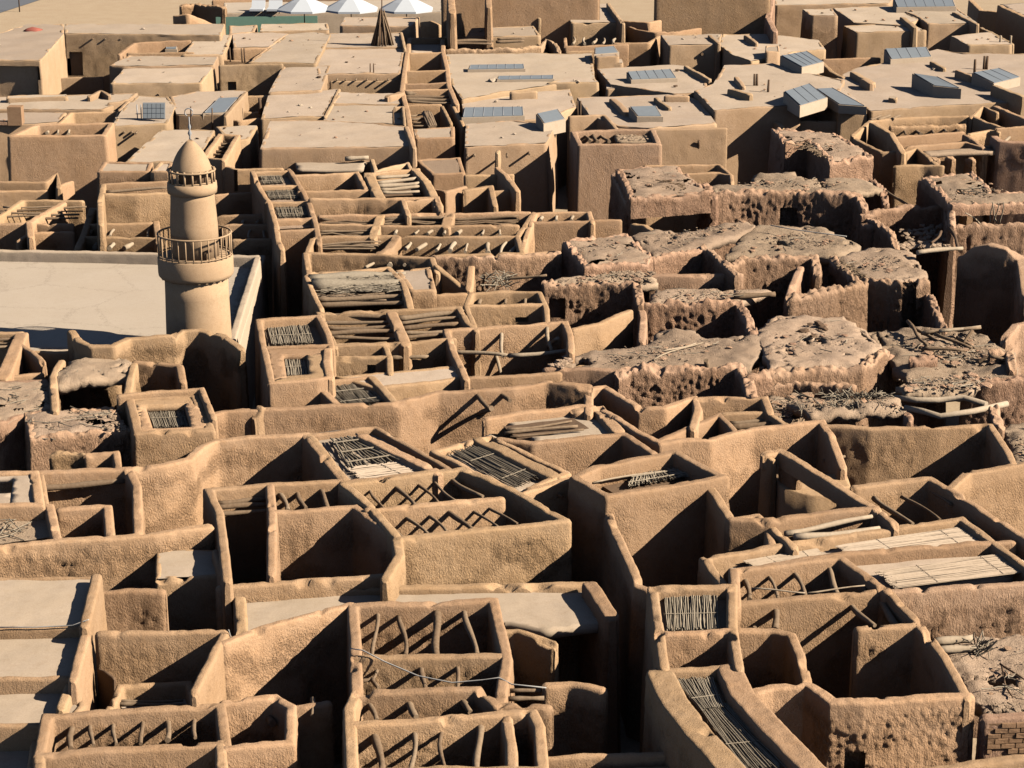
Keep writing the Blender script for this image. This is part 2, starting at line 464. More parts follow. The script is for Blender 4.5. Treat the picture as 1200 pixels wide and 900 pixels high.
def inset(poly, d):
    poly = np.asarray(poly, float); xy = poly[:, :2]; n = len(xy)
    ar = sum(xy[i][0] * xy[(i + 1) % n][1] - xy[(i + 1) % n][0] * xy[i][1] for i in range(n))
    sg = 1 if ar > 0 else -1
    out = poly.copy()
    for i in range(n):
        a = xy[i] - xy[i - 1]; b = xy[(i + 1) % n] - xy[i]
        a = a / (np.linalg.norm(a) + 1e-9); b = b / (np.linalg.norm(b) + 1e-9)
        na = np.array((-a[1], a[0])) * sg; nb = np.array((-b[1], b[0])) * sg
        m = na + nb; L = np.linalg.norm(m); m = na if L < 1e-3 else m / L
        out[i, :2] = xy[i] + m * d / max(.5, float(m @ na))
    return out

# ------------------------------------------------------------------ things
THINGS = []
class T:
    def __init__(s, kind, label, cat, z=5.0, rough=1.0, mat='adobe', roof='roof', group=None, kindprop=None):
        s.kind, s.label, s.cat, s.z, s.rough, s.mat, s.roofm, s.group, s.kp = kind, label, cat, z, rough, mat, roof, group, kindprop
        s.parts = []; s.worn = {}; THINGS.append(s)
    def pts(s, pp, z):
        return np.array([P(p[0], p[1], (p[2] if len(p) > 2 else z)) for p in pp])
    def part(s, name, v, q=None, p=None, mat='adobe', stuff=False, smooth=True, sub=None, label=None):
        s.parts.append([name, np.asarray(v, float), q, p, mat, stuff, smooth, sub, label]); return len(s.parts) - 1
    def wall(s, pp, z=None, t=0.38, base=0.0, closed=False, rough=None, mat=None, name='wall', holes=None, **k):
        if holes: k.setdefault('fine', 7); k.setdefault('spx', 2.0)
        z = s.z if z is None else z
        v, q, p = sweep(s.pts(pp, z), t, base, closed, s.rough if rough is None else rough, **k)
        w = LAST['worn']
        if holes: q = cut(v, q, holes)
        s.part(name, v, q, p, mat or s.mat); s.worn[len(s.parts) - 1] = w; return s
    def ring(s, pp, **k): return s.wall(pp, closed=True, **k)
    def roof(s, pp, z=None, amp=0.02, mat=None, thick=0.0, name='roof', ins=0.0):
        z = s.z if z is None else z
        pts = s.pts(pp, z)
        if ins: pts = inset(pts, ins)
        rag = .16 if (mat or s.roofm) == 'ruinroof' and s.kind == 'ruined_house' else 0
        v, q, p = patch(pts, amp, ragged=rag)
        if thick:
            n = len(v); w = v.copy(); w[:, 2] -= thick
            nb = len(p); e = {}
            for f in p:
                for i in range(len(f)):
                    a, b = f[i], f[(i + 1) % len(f)]
                    if (b, a) in e: del e[(b, a)]
                    else: e[(a, b)] = 1
            pp2 = [[i + n for i in f[::-1]] for f in p] + [[b, a, a + n, b + n] for a, b in e]
            v = np.concatenate([v, w]); p = p + pp2
        s.part(name, v, q, p, mat or s.roofm); return s
    def block(s, pp, z=None, base=0.0, drop=0.06, t=0.32, rough=None, mat=None, roof=None, holes=None, amp=0.02, **k):
        """flat-roofed body: outer walls plus a mud roof lying `drop` below their tops"""
        z = s.z if z is None else z
        if holes: k.setdefault('fine', 7); k.setdefault('spx', 2.5)
        o = s.pts(pp, z)
        v, q, p = sweep(inset(o, t / 2), t, base, True, s.rough if rough is None else rough, **k)
        w = LAST['worn']
        if holes: q = cut(v, q, holes)
        s.part('wall', v, q, p, mat or s.mat); s.worn[len(s.parts) - 1] = w
        rag = .14 if (roof or s.roofm) == 'ruinroof' and s.kind == 'ruined_house' else 0
        r = inset(o, t * (.45 if drop > .03 else .16) - rag * .5)
        v, q, p = patch(r, amp, drop=drop - rag * .7, ragged=rag)
        s.part('roof', v, q, p, roof or s.roofm); return s
    def beams(s, L, z=None, r=0.075, mat='timber', name='beam', ext=0.12, wob=0.065, sub=None):
        z = (s.z - 0.35) if z is None else z
        for b in L:
            za, zb = (z, z) if np.isscalar(z) else z
            pa, pb = P(b[0], b[1], za), P(b[2], b[3], zb)
            rr = r * (b[4] if len(b) > 4 else random.uniform(.68, 1.4))
            d = pb - pa; ln = np.linalg.norm(d); d /= ln + 1e-9
            pa = pa - d * ext; pb = pb + d * ext
            n = max(4, min(9, int(ln / .4) + 3)); u = np.linspace(0, 1, n)
            c = pa + (pb - pa) * u[:, None]
            w = wob * min(1.5, ln / 2)
            ph = random.uniform(0, 6)
            c[:, 0] += np.sin(u * 4.2 + ph) * w; c[:, 2] += np.sin(u * 3.1 + ph * 2) * w * .5; c[:, 1] += np.cos(u * 3.7 + ph) * w * .7
            v, q, p = tube_vq(c, rr * (1.1 - .3 * u + .12 * np.sin(u * 9 + ph)), 7)
            s.part(name, v, q, p, mat, sub=sub)
        return s
    def poles(s, L, mat='timber', name='pole', r=.05):
        """free poles given by two photo points each with its own height"""
        for b in L:
            pa, pb = P(*b[0]), P(*b[1])
            n = 6; u = np.linspace(0, 1, n); c = pa + (pb - pa) * u[:, None]
            w = .025 * np.linalg.norm(pb - pa); ph = random.uniform(0, 6)
            c[:, 0] += np.sin(u * 5 + ph) * w; c[:, 2] += np.sin(u * 4 + ph * 2) * w * .6
            v, q, p = tube_vq(c, r * (1.15 - .35 * u), 7)
            s.part(name, v, q, p, mat)
        return s
    def posts(s, L, z, h, r=.06, mat='dark_timber', name='post'):
        """upright posts standing at photo pixels on height z"""
        for (x, y) in L:
            a = P(x, y, z); n = 4; u = np.linspace(0, 1, n)
            c = a + np.outer(u, (random.uniform(-.04, .04) * h, 0, h)); c[0][2] -= .1
            v, q, p = tube_vq(c, r * (1.1 - .2 * u), 7); s.part(name, v, q, p, mat)
        return s
    def reeds(s, quad, z=None, n=26, mat='reed', r=0.014, name='reed_mat', layers=2, loose=0.5, sag=0.0, bands=2, under=True):
        z = (s.z - 0.25) if z is None else z
        c = s.pts(quad, z); B = Bag()
        for l in range(layers):
            for k in range(n):
                u = (k + .5 + random.uniform(-.3, .3) * (1 + loose)) / n; u = min(max(u, 0.005), .995)
                u2 = min(max(u + random.uniform(-1, 1) * loose / n, 0.005), .995)
                a = c[0] + (c[1] - c[0]) * u; b = c[3] + (c[2] - c[3]) * u2
                f0, f1 = random.uniform(-.03, .05), random.uniform(-.03, .05)
                m = 5; w = np.linspace(f0, 1 - f1, m); pt = a + (b - a) * w[:, None]
                pt[:, 2] += l * r * -2.0 + random.uniform(-r, r) - sag * 4 * w * (1 - w)
                pt[1:-1] += rng.uniform(-1, 1, (m - 2, 3)) * r * .8 * (1 + loose)
                v, q, p = tube_vq(pt, r * random.uniform(.7, 1.25), 4, cap=False); B.add(v, q)
        for k in range(bands):
            w = (k + .6) / bands; a = c[0] + (c[3] - c[0]) * w; b = c[1] + (c[2] - c[1]) * w
            pt = a + (b - a) * np.linspace(0, 1, 4)[:, None]; pt[:, 2] += r * 1.5 - sag * 4 * w * (1 - w)
            v, q, p = tube_vq(pt, r * .8, 4, cap=False); B.add(v, q)
        v, q, p = B.get(); s.part(name, v, q, p, mat, stuff=True)
        return s
    def sheet(s, quad, z=None, mat='matting', name='matting', thick=.03, wave=.015, n=10, m=5):
        z = (s.z - .2) if z is None else z
        c = s.pts(quad, z)
        U, Wv = np.meshgrid(np.linspace(0, 1, n), np.linspace(0, 1, m))
        g = ((1 - Wv)[..., None] * ((1 - U)[..., None] * c[0] + U[..., None] * c[1]) + Wv[..., None] * ((1 - U)[..., None] * c[3] + U[..., None] * c[2])).reshape(-1, 3)
        g[:, 2] += noise(g * 1.3) * wave * 2
        w = g.copy(); w[:, 2] -= thick; N = len(g)
        q = grid_quads(m, n); Q = [tuple(x) for x in q[:, ::-1]] + [tuple(x + N) for x in q]
        rim = [i for i in range(n)] + [i * n + n - 1 for i in range(1, m)] + [(m - 1) * n + i for i in range(n - 2, -1, -1)] + [i * n for i in range(m - 2, 0, -1)]
        Q += [(rim[i], rim[(i + 1) % len(rim)], rim[(i + 1) % len(rim)] + N, rim[i] + N) for i in range(len(rim))]
        s.part(name, np.concatenate([g, w]), np.array(Q), None, mat, smooth=False); return s
    def rubble(s, poly, z=None, n=40, size=.12, mat='ruinroof', name='rubble', flatten=.6):
        z = s.z if z is None else z
        c = s.pts(poly, z); B = Bag()
        for k in range(n):
            w = rng.dirichlet(np.ones(len(c)) * .8); o = (w[:, None] * c).sum(0)
            r = size * random.uniform(.35, 1.2) ** 1.3
            v = np.array([(1, 0, 0), (-1, 0, 0), (0, 1, 0), (0, -1, 0), (.5, .5, .8), (-.5, .6, .7), (.4, -.6, .75), (-.6, -.4, .8), (0, 0, -.5)], float)
            v = v * rng.uniform(.7, 1.25, (9, 1)); a = random.uniform(0, 6)
            R = np.array(((math.cos(a), -math.sin(a), 0), (math.sin(a), math.cos(a), 0), (0, 0, flatten)))
            p = [(0, 2, 4), (2, 5, 4), (2, 1, 5), (1, 7, 5), (1, 3, 7), (3, 6, 7), (3, 0, 6), (0, 4, 6), (4, 5, 7), (4, 7, 6), (0, 8, 2), (2, 8, 1), (1, 8, 3), (3, 8, 0)]
            B.add((v * r) @ R.T + o, None, [list(f) for f in p])
        v, q, p = B.get(); s.part(name, v, q, p, mat, stuff=True, smooth=False); return s
    def sticks(s, poly, z=None, n=30, ln=.6, r=.015, mat='reed', name='loose_sticks', dirn=None, up=.15):
        z = s.z if z is None else z
        c = s.pts(poly, z); B = Bag()
        for k in range(n):
            w = rng.dirichlet(np.ones(len(c)) * .8); o = (w[:, None] * c).sum(0)
            a = random.uniform(0, math.pi * 2) if dirn is None else dirn + random.gauss(0, .3)
            l = ln * random.uniform(.4, 1.3)
            d = np.array((math.cos(a), math.sin(a), random.uniform(-.6, 1) * up)) * l
            pt = o + np.outer((-.5, -.1, .2, .5), d) + rng.normal(0, .02, (4, 3)); pt[:, 2] += .03
            v, q, p = tube_vq(pt, r * random.uniform(.6, 1.5), 4, cap=False); B.add(v, q)
        v, q, p = B.get(); s.part(name, v, q, p, mat, stuff=True); return s
    def bricks(s, a, b, ztop, zbot, bw=.38, bh=.16, dep=.16, out=.06, half=.18, name='brickwork', skip=0.05):
        """courses of separate mud bricks along the face under the line a-b, joints recessed"""
        pa, pb = P(a[0], a[1], ztop), P(b[0], b[1], ztop)
        d = pb - pa; d[2] = 0; L = np.linalg.norm(d); d /= L
        nrm = np.array((d[1], -d[0], 0.0)); B = Bag()
        rows = int((ztop - zbot) / bh)
        for r in range(rows):
            x = -bw * (r % 2) * .5
            while x < L:
                w = bw * random.uniform(.85, 1.15)
                x0, x1 = max(x, 0), min(x + w - .035, L); x += w
                if x1 - x0 < .08 or random.random() < skip: continue
                zc = ztop - (r + .5) * bh
                c = pa + d * (x0 + x1) / 2 + nrm * (half - dep / 2 + out + .03 * (ztop - zc + .2) + random.uniform(-.03, .025)); c[2] = zc
                v, q = box_vq(c, d * (x1 - x0) / 2, nrm * dep / 2, np.array((0, 0, bh * .5 - .016)))
                v = v + rng.normal(0, .006, v.shape); B.add(v, q)
        v, q, p = B.get(); s.part(name, v, q, p, 'brick', stuff=True, smooth=False); return s
    def tube(s, pts, r, mat, name, sides=6, sub=None):
        v, q, p = tube_vq(np.asarray(pts), r, sides); s.part(name, v, q, p, mat, sub=sub); return s
    def lathe(s, c, prof, mat, name, n=40, sub=None, disp=0.0):
        """prof: (radius, z) list, bottom to top, round centre (x, y)"""
        th = np.linspace(0, 2 * math.pi, n, endpoint=False)
        v = np.array([(c[0] + r * math.cos(a), c[1] + r * math.sin(a), z) for r, z in prof for a in th])
        if disp:
            o = noise(v * 1.6) * disp; rad = v[:, :2] - np.array(c[:2]); ln = np.linalg.norm(rad, axis=1)[:, None] + 1e-6
            v[:, :2] += rad / ln * o[:, None]
        q = grid_quads(len(prof), n, wrap_c=True)
        s.part(name, v, q, [list(range(n))[::-1], list(range((len(prof) - 1) * n, len(prof) * n))], mat, sub=sub); return s
    def box(s, c, ax, ay, az, mat, name, sub=None):
        v, q = box_vq(c, ax, ay, az); s.part(name, v, np.array(q), None, mat, smooth=False, sub=sub); return len(s.parts) - 1
    def skylight(s, quad, z, lift=(.55, .35), panes=1, curb=True, mat='render'):
        """raised rooflight: plastered curb, panes between glazing bars. quad: back-left, back-right, front-right, front-left"""
        zb, zf = z + lift[0], z + lift[1]
        c = np.array([P(*quad[0], zb), P(*quad[1], zb), P(*quad[2], zf), P(*quad[3], zf)])
        e = inset(c, -.10); lo = e.copy(); e[:, 2] -= .04; lo[:, 2] = z - .3
        i = s.part('skylight', np.concatenate([e, lo]), np.array([(0, 4, 5, 1), (1, 5, 6, 2), (2, 6, 7, 3), (3, 7, 4, 0), (0, 1, 2, 3)]), None, mat, smooth=False)
        for k in range(panes):
            a, b = (k + .02) / panes, (k + .98) / panes
            g = np.array([c[0] + (c[1] - c[0]) * a, c[0] + (c[1] - c[0]) * b, c[3] + (c[2] - c[3]) * b, c[3] + (c[2] - c[3]) * a])
            g2 = g.copy(); g2[:, 2] -= .035; g[:, 2] += .012
            s.part('pane', np.concatenate([g2, g]), np.array(BOXQ), None, 'glass', smooth=False, sub=i)
        for k in range(panes + 1):
            u = k / panes
            pt = np.array([c[0] + (c[1] - c[0]) * u, c[3] + (c[2] - c[3]) * u]); pt[:, 2] += .02
            v, q, p = tube_vq(pt, .022, 4); s.part('glazing_bar', v, q, p, 'steel', sub=i)
        return s

def build_things():
    for s in THINGS:
        allv = np.concatenate([p[1] for p in s.parts])
        org = np.array((allv[:, 0].mean(), allv[:, 1].mean(), max(-1, allv[:, 2].min())))
        single = len(s.parts) == 1
        if single: root = None
        else:
            root = bpy.data.objects.new(s.kind, None); root.empty_display_size = .3
            COL.objects.link(root); root.location = org
        objs = []
        for k, (name, v, q, p, mat, stuff, smooth, sub, lab) in enumerate(s.parts):
            nm = s.kind if single else name
            o0 = org if sub is None and True else org
            vv = v - org
            loc = np.zeros(3)
            if not single:
                loc = np.array((vv[:, 0].mean(), vv[:, 1].mean(), vv[:, 2].min())); vv = vv - loc
            me = make_mesh(nm, vv, q, p, smooth)
            me.materials.append(M[mat])
            if k in s.worn:
                me.attributes.new('worn', 'FLOAT', 'POINT').data.foreach_set('value', s.worn[k].astype(np.float32))
            elif mat in ('ruinroof', 'ruin'):
                me.attributes.new('worn', 'FLOAT', 'POINT').data.foreach_set('value', np.full(len(v), .22, np.float32))
            o = bpy.data.objects.new(nm, me); COL.objects.link(o)
            if single: o.location = org; root = o
            elif sub is not None:
                o.parent = objs[sub]; o.location = loc - np.array(objs[sub].location)
            else:
                o.parent = root; o.location = loc
            if stuff and not single: o['kind'] = 'stuff'
            if lab: o['label'] = lab
            objs.append(o)
        if s.label: root['label'] = s.label
        if s.cat: root['category'] = s.cat
        if s.group: root['group'] = s.group
        if s.kp: root['kind'] = s.kp
# ================================================================== setting
g = T('sandy_ground', None, None, kindprop='structure')
n = 60
gx, gy = np.meshgrid(np.linspace(-900, 900, n), np.linspace(-60, 2400, n))
gv = np.stack([gx.ravel(), gy.ravel(), noise(np.stack([gx.ravel() * .02, gy.ravel() * .02, gx.ravel() * 0], 1)) * .02], 1)
g.part('sandy_ground', gv, grid_quads(n, n), None, 'sand')

# ================================================================== nearest rows of houses
# --- terraced plaster roof at the lower left edge
h = T('mud_house', 'house with smooth pale plastered roof terraces stepping down, beside the framed wooden door leaf', 'house', 5.0, rough=.25, roof='render')
h.block([(-60, 676), (118, 674), (103, 735), (-60, 737)], z=5.0, drop=.05, t=.25)
h.wall([(113, 674), (99, 731)], z=5.3, t=.36, name='parapet', rough=.3)
h.block([(-60, 738), (107, 736), (93, 795), (-60, 797)], z=4.7, drop=.05, t=.25)
h.wall([(102, 734), (86, 794)], z=5.0, t=.34, name='parapet', rough=.3)
h.block([(-60, 799), (92, 797), (102, 826), (78, 850), (-60, 852)], z=4.3, drop=.05, t=.25)
h.wall([(84, 798), (72, 826)], z=4.55, t=.34, name='parapet', rough=.3)
h.tube([P(-20, 735, 5.05), P(40, 735, 5.03), P(85, 733, 5.06), P(104, 726, 5.38)], .018, 'cable', 'cable')

t_ = T('mud_house', 'low plastered house top with shaded end parapet, in front of the stepped pale terraces', 'house', 3.6, rough=.3, roof='render')
t_.block([(-60, 872), (48, 868), (44, 925), (-60, 925)], drop=.05, t=.25)
t_.wall([(42, 868), (32, 925)], z=3.9, t=.3, name='parapet')

h = T('mud_house', 'small square courtyard house with a tall ochre back wall and long triangular shadow', 'house', 5.0, rough=.45)
h.wall([(116, 741), (200, 739), (264, 738), (228, 808)], t=.3)
h.wall([(116, 783), (133, 793)], z=4.0, t=.12, name='door_leaf', base=1.0, mat='dark_timber', rough=0)
h.tube([P(x, y, z) for x, y, z in ((268, 738, 5.1), (272, 752, 4.6), (281, 776, 3.9), (292, 798, 3.3), (302, 812, 3.0))], .016, 'cable', 'cable')
h.wall([(116, 835), (260, 828)], z=2.6, t=.3, name='wall')
h = T('mud_trough', 'small shallow mud basin with split reed floor under the ochre courtyard wall', 'basin', 3.9, rough=.8)
h.ring([(141, 803), (221, 799), (231, 829), (126, 834)], t=.26, base=1.5)
h.roof([(141, 803), (221, 799), (231, 829), (126, 834)], z=3.45, mat='roof', ins=.1)
h.beams([(139, 823, 212, 820), (137, 827, 214, 825)], z=3.6, r=.05, name='stick')

h = T('mud_house', 'roofless mud house with five short roof beams behind the small reed basin', 'house', 4.6, rough=1.0)
h.ring([(55, 838), (258, 825), (264, 870), (46, 883)], t=.36)
h.beams([(84, 850, 83, 876), (107, 846, 108, 872), (134, 842, 135, 871), (165, 838, 167, 868), (195, 834, 196, 865), (226, 832, 230, 862)], r=.09)
h.wall([(258, 868), (262, 925)], t=.34)
h.wall([(46, 883), (44, 925)], t=.34)

h = T('mud_house', 'roofless mud cell with rounded corner, beside the house with five short beams', 'house', 4.6, rough=.8)
h.wall([(262, 822), (322, 815), (341, 826), (340, 868), (262, 876)], t=.34)
h.beams([(312, 838, 318, 846)], z=4.0, r=.11)
h.wall([(343, 828), (384, 823)], z=4.3, t=.3)
h.beams([(345, 833, 362, 832)], z=4.05, r=.06)
h.beams([(366, 822, 367, 836)], z=4.2, r=.05)

h = T('mud_wall', 'short crumbling wall end above the ochre courtyard', 'wall', 4.5, rough=.6)
h.wall([(117, 692), (150, 691), (190, 692)], t=.32)

h = T('mud_house', 'little plastered box roof with curved rim and a pole sticking out of its side', 'house', 4.4, rough=.5, roof='render')
h.block([(182, 644), (257, 642), (268, 674), (181, 678)], drop=.04, t=.24)
h.wall([(253, 644), (262, 673)], z=4.75, t=.28, name='parapet')
h.beams([(156, 660, 190, 655)], z=3.9, r=.07, name='pole')

# --- long flat roof with four beam courts
h = T('mud_house', 'long low house with smooth flat roof and thick rounded end parapet', 'house', 4.2, rough=.5, roof='render')
h.roof([(280, 697), (690, 690), (712, 730), (640, 738), (592, 729), (500, 727), (414, 729), (276, 745)], z=4.15, thick=.3)
h.wall([(284, 748), (280, 690), (480, 687), (690, 683)], z=4.36, t=.42, rough=.5, fine=1.2)
h.wall([(691, 682), (716, 720)], z=4.62, t=.5, rough=.5, name='parapet')
h = T('mud_wall', 'courtyard wall with a slanting top and broad diagonal shadow under the long smooth roof', 'wall', 5.0, rough=.9)
h.wall([(262, 752), (300, 736), (352, 722), (412, 706)], t=.34)

h = T('mud_house', 'roofless mud house in four bays with rows of stout crooked roof beams', 'house', 5.0, rough=.75)
h.wall([(418, 812), (417, 780), (416, 745), (413, 708), (495, 706), (578, 703), (586, 735), (594, 770), (585, 826)], t=.38)
h.wall([(418, 770), (500, 768), (588, 767)], t=.38)
h.wall([(418, 810), (490, 808), (560, 806), (583, 825), (642, 827)], t=.38)
h.wall([(418, 808), (409, 830), (411, 865), (413, 925)], t=.38)
h.wall([(411, 848), (500, 842), (598, 834), (624, 834), (632, 850), (638, 925)], t=.38)
h.wall([(594, 840), (599, 870), (602, 925)], t=.34)
h.wall([(411, 903), (520, 900), (636, 900)], t=.38)
h.beams([(439, 717, 440, 765), (470, 724, 474, 766), (508, 719, 515, 766, 1.5), (547, 716, 555, 764)], r=.085)
h.beams([(495, 781, 497, 806), (534, 781, 538, 805)], r=.09)
h.beams([(446, 781, 436, 796), (436, 796, 424, 798), (436, 796, 443, 806)], r=.06, name='forked_branch', ext=.02)
h.beams([(433, 824, 440, 842), (478, 823, 487, 838), (541, 817, 549, 833)], r=.09)
h.beams([(441, 856, 445, 902), (484, 852, 483, 901), (518, 848, 520, 901), (559, 846, 562, 900)], r=.085)
h.beams([(600, 810, 632, 809), (600, 819, 632, 818)], z=4.7, r=.06)
h.tube([P(x, y, z) for x, y, z in ((410, 790, 4.2), (411, 760, 5.05), (425, 762, 5.2), (450, 775, 5.0), (490, 792, 4.9), (530, 800, 4.85), (565, 797, 5.0), (585, 794, 5.05), (600, 802, 4.95), (640, 806, 5.05))], .02, 'cable', 'cable')

h = T('mud_wall', 'wall sloping down into shadow at the end of the long smooth roof', 'wall', 4.6, rough=.6)
h.wall([(586, 738), (605, 738), (648, 752)], t=.34)
h = T('mud_wall', 'small wall stub with shadowed foot beside the four beam courts', 'wall', 4.9, rough=.7)
h.wall([(641, 802), (668, 800), (706, 806)], t=.34)
h = T('mud_wall', 'low straight wall at the foot of the deep black alley', 'wall', 4.5, rough=.7)
h.wall([(640, 886), (725, 884), (806, 881)], t=.25)
h = T('mud_wall', 'low ledge wall in front of the straight alley wall', 'wall', 4.3, rough=.7)
h.wall([(640, 903), (730, 901), (820, 899)], t=.25)

# --- reed skylights
h = T('mud_house', 'narrow house with a square panel of upright grey reeds between thick walls', 'house', 5.8, rough=.5)
h.wall([(778, 780), (772, 735), (765, 689), (812, 687), (858, 685), (858, 735), (866, 780)], t=.34)
h.wall([(772, 741), (860, 738)], t=.34)
h.reeds([(778, 695), (840, 693), (842, 737), (781, 738)], z=5.55, n=30, r=.017, bands=1)
h.sheet([(770, 692), (852, 690), (854, 740), (774, 741)], z=5.4, mat='ruinroof')
h = T('mud_house', 'house with a long curved reed roof between broad flat-topped mud borders', 'house', 5.7, rough=.5)
h.wall([(774, 789), (793, 825), (824, 863), (862, 905), (900, 950)], t=.78, fine=2.5)
h.wall([(856, 782), (870, 812), (902, 848), (958, 905)], t=.72)
h.wall([(768, 785), (862, 780)], t=.30, z=5.66)
h.reeds([(793, 796), (836, 793), (848, 828), (822, 833)], z=5.45, n=22, r=.018, sag=.03, bands=1)
h.reeds([(820, 829), (852, 824), (930, 898), (872, 902)], z=5.42, n=26, r=.018, sag=.03, bands=1)
h.sheet([(786, 790), (848, 790), (860, 832), (815, 838)], z=5.28, mat='ruinroof')
h.sheet([(812, 828), (862, 824), (945, 905), (862, 910)], z=5.24, mat='ruinroof')

# --- courts to the right of the reed roofs
h = T('mud_house', 'roofless mud cell with poles leaning in its dark inside, beside the square reed panel', 'house', 5.0, rough=.7)
h.wall([(865, 738), (905, 737), (927, 743), (938, 768), (947, 803)], t=.36)
h.poles([((870, 790, 3.0), (885, 735, 4.6)), ((893, 790, 3.2), (880, 745, 4.6)), ((897, 755, 4.3), (905, 775, 3.5))], r=.07, mat='timber')
h = T('mud_house', 'big roofless mud house with long rough front and one small dark window', 'house', 5.1, rough=1.05)
h.wall([(884, 809), (903, 804), (946, 801), (976, 820), (1010, 821), (1075, 817), (1135, 813)], t=.42, holes=[(989, 881, 1014, 903)])
h.wall([(1132, 815), (1108, 770), (1092, 748), (1076, 732), (1006, 735)], t=.36, rough=.8)
h.wall([(862, 706), (950, 699), (1040, 691), (1080, 734)], t=.36, rough=.6)
h.beams([(991, 702, 1023, 733), (1025, 700, 1052, 731), (907, 711, 909, 736)], r=.09)
h = T('mud_house', 'roofless mud house with one row of crooked beams beside cream reed matting', 'house', 5.2, rough=.6)
h.wall([(862, 706), (861, 685), (860, 667), (900, 662), (985, 652), (1040, 692)], t=.36)
h.beams([(872, 672, 877, 701), (895, 669, 912, 700), (924, 664, 944, 698), (966, 661, 984, 695), (999, 668, 1013, 693)], r=.075)
h.poles([((880, 690, 5.1), (945, 694, 5.1)), ((945, 694, 5.1), (1012, 687, 5.1))], r=.025, mat='pale_timber')

h = T('mud_house', 'low house roofed with three strips of cream reed matting framed by mud kerbs', 'house', 5.0, rough=.5)
h.roof([(828, 655), (1132, 608), (1215, 668), (1042, 692), (985, 654), (860, 668)], z=4.6, thick=.4)
h.wall([(862, 705), (826, 654), (900, 641), (1000, 624), (1127, 607), (1210, 668)], t=.36)
h.wall([(862, 672), (900, 661), (975, 649), (1080, 640), (1186, 633)], t=.34)
h.reeds([(872, 657), (890, 665), (966, 653), (957, 643)], z=4.82, n=64, mat='matting', r=.013, loose=.3, bands=2, name='reed_matting')
h.sheet([(872, 657), (957, 643), (966, 653), (890, 665)], z=4.8, name='matting_base')
h.reeds([(982, 639), (1002, 652), (1154, 634), (1130, 617)], z=4.82, n=64, mat='matting', r=.013, loose=.3, bands=2, name='reed_matting')
h.sheet([(982, 639), (1130, 617), (1154, 634), (1002, 652)], z=4.8, name='matting_base')
h.reeds([(1028, 669), (1052, 688), (1206, 669), (1178, 648)], z=4.82, n=64, mat='matting', r=.013, loose=.3, bands=2, name='reed_matting')
h.sheet([(1028, 669), (1178, 648), (1206, 669), (1052, 688)], z=4.8, name='matting_base')
h.wall([(1042, 692), (1120, 687), (1215, 681)], t=.36, rough=1.4, mat='ruin')

h = T('mud_house', 'courtyard with a red shaded wall pierced by two doorways and two bleached logs', 'house', 5.3, rough=.55)
h.wall([(897, 530), (914, 526), (945, 545), (985, 570), (1027, 596)], t=.42, base=4.72, name='lintel_wall', rough=.3)
h.wall([(899, 532), (904, 534)], t=.42, z=5.2, name='pier')
h.wall([(920, 532), (934, 541)], t=.42, z=5.2, name='pier')
h.wall([(988, 574), (1025, 596)], t=.42, z=5.2, name='pier')
h.wall([(855, 607), (900, 609), (960, 600), (1028, 594)], t=.36)
h.wall([(897, 611), (930, 640)], t=.36, z=5.1)
h.beams([(921, 623, 1018, 608)], z=5.05, r=.10, mat='pale_timber', name='log')
h.beams([(932, 631, 1030, 618)], z=5.0, r=.09, mat='pale_timber', name='log')
h.wall([(1026, 596), (1048, 612)], t=.36, z=5.2)

h = T('mud_house', 'yard with a wall crossed by two diamond beam shadows beside the doorway wall', 'house', 5.1, rough=.5)
h.wall([(1002, 570), (1050, 563), (1090, 560), (1112, 572), (1133, 553), (1215, 540)], t=.4)
h.beams([(1060, 583, 1100, 608), (1092, 575, 1112, 590), (1025, 584, 1066, 614)], z=4.75, r=.07)
h.wall([(1112, 572), (1140, 590), (1215, 638)], t=.36)

h = T('mud_house', 'wide empty courtyard with bright ochre back wall below the wavy logs', 'house', 5.0, rough=.6)
h.wall([(790, 516), (830, 514), (880, 502), (963, 493), (975, 512), (987, 546, 4.7)], t=.38)
h.roof([(905, 556), (992, 556), (1003, 588), (950, 582), (915, 572)], z=4.2, thick=4.1, mat='adobe', name='terrace')
h.wall([(966, 497), (1020, 501), (1100, 500), (1160, 497), (1173, 516), (1190, 545)], t=.36)
h.beams([(967, 540, 988, 535)], z=4.0, r=.08)

# --- centre: tall block, beam courts
h = T('mud_house', 'tall block with deep red shaded side wall and sunken reed strip on top', 'house', 5.6, rough=.5)
h.ring([(674, 558), (712, 580), (828, 561), (846, 557), (790, 529), (700, 546)], t=.4)
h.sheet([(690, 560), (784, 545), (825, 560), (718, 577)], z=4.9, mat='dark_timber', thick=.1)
h.reeds([(742, 556), (790, 549), (812, 556), (735, 569)], z=5.1, n=30, r=.025)
h.beams([(700, 566, 784, 550)], z=5.15, r=.05, mat='pale_timber')
h.wall([(712, 598), (722, 625), (735, 652), (746, 676), (748, 686), (762, 691)], z=5.0, t=.38)
h.wall([(828, 564), (842, 585), (856, 606)], z=5.3, t=.4)
h = T('mud_wall', 'low saddle wall with rounded crest running from the tall red-sided block', 'wall', 5.0, rough=.4)
h.wall([(856, 607), (888, 603), (900, 615), (905, 640)], t=.34)

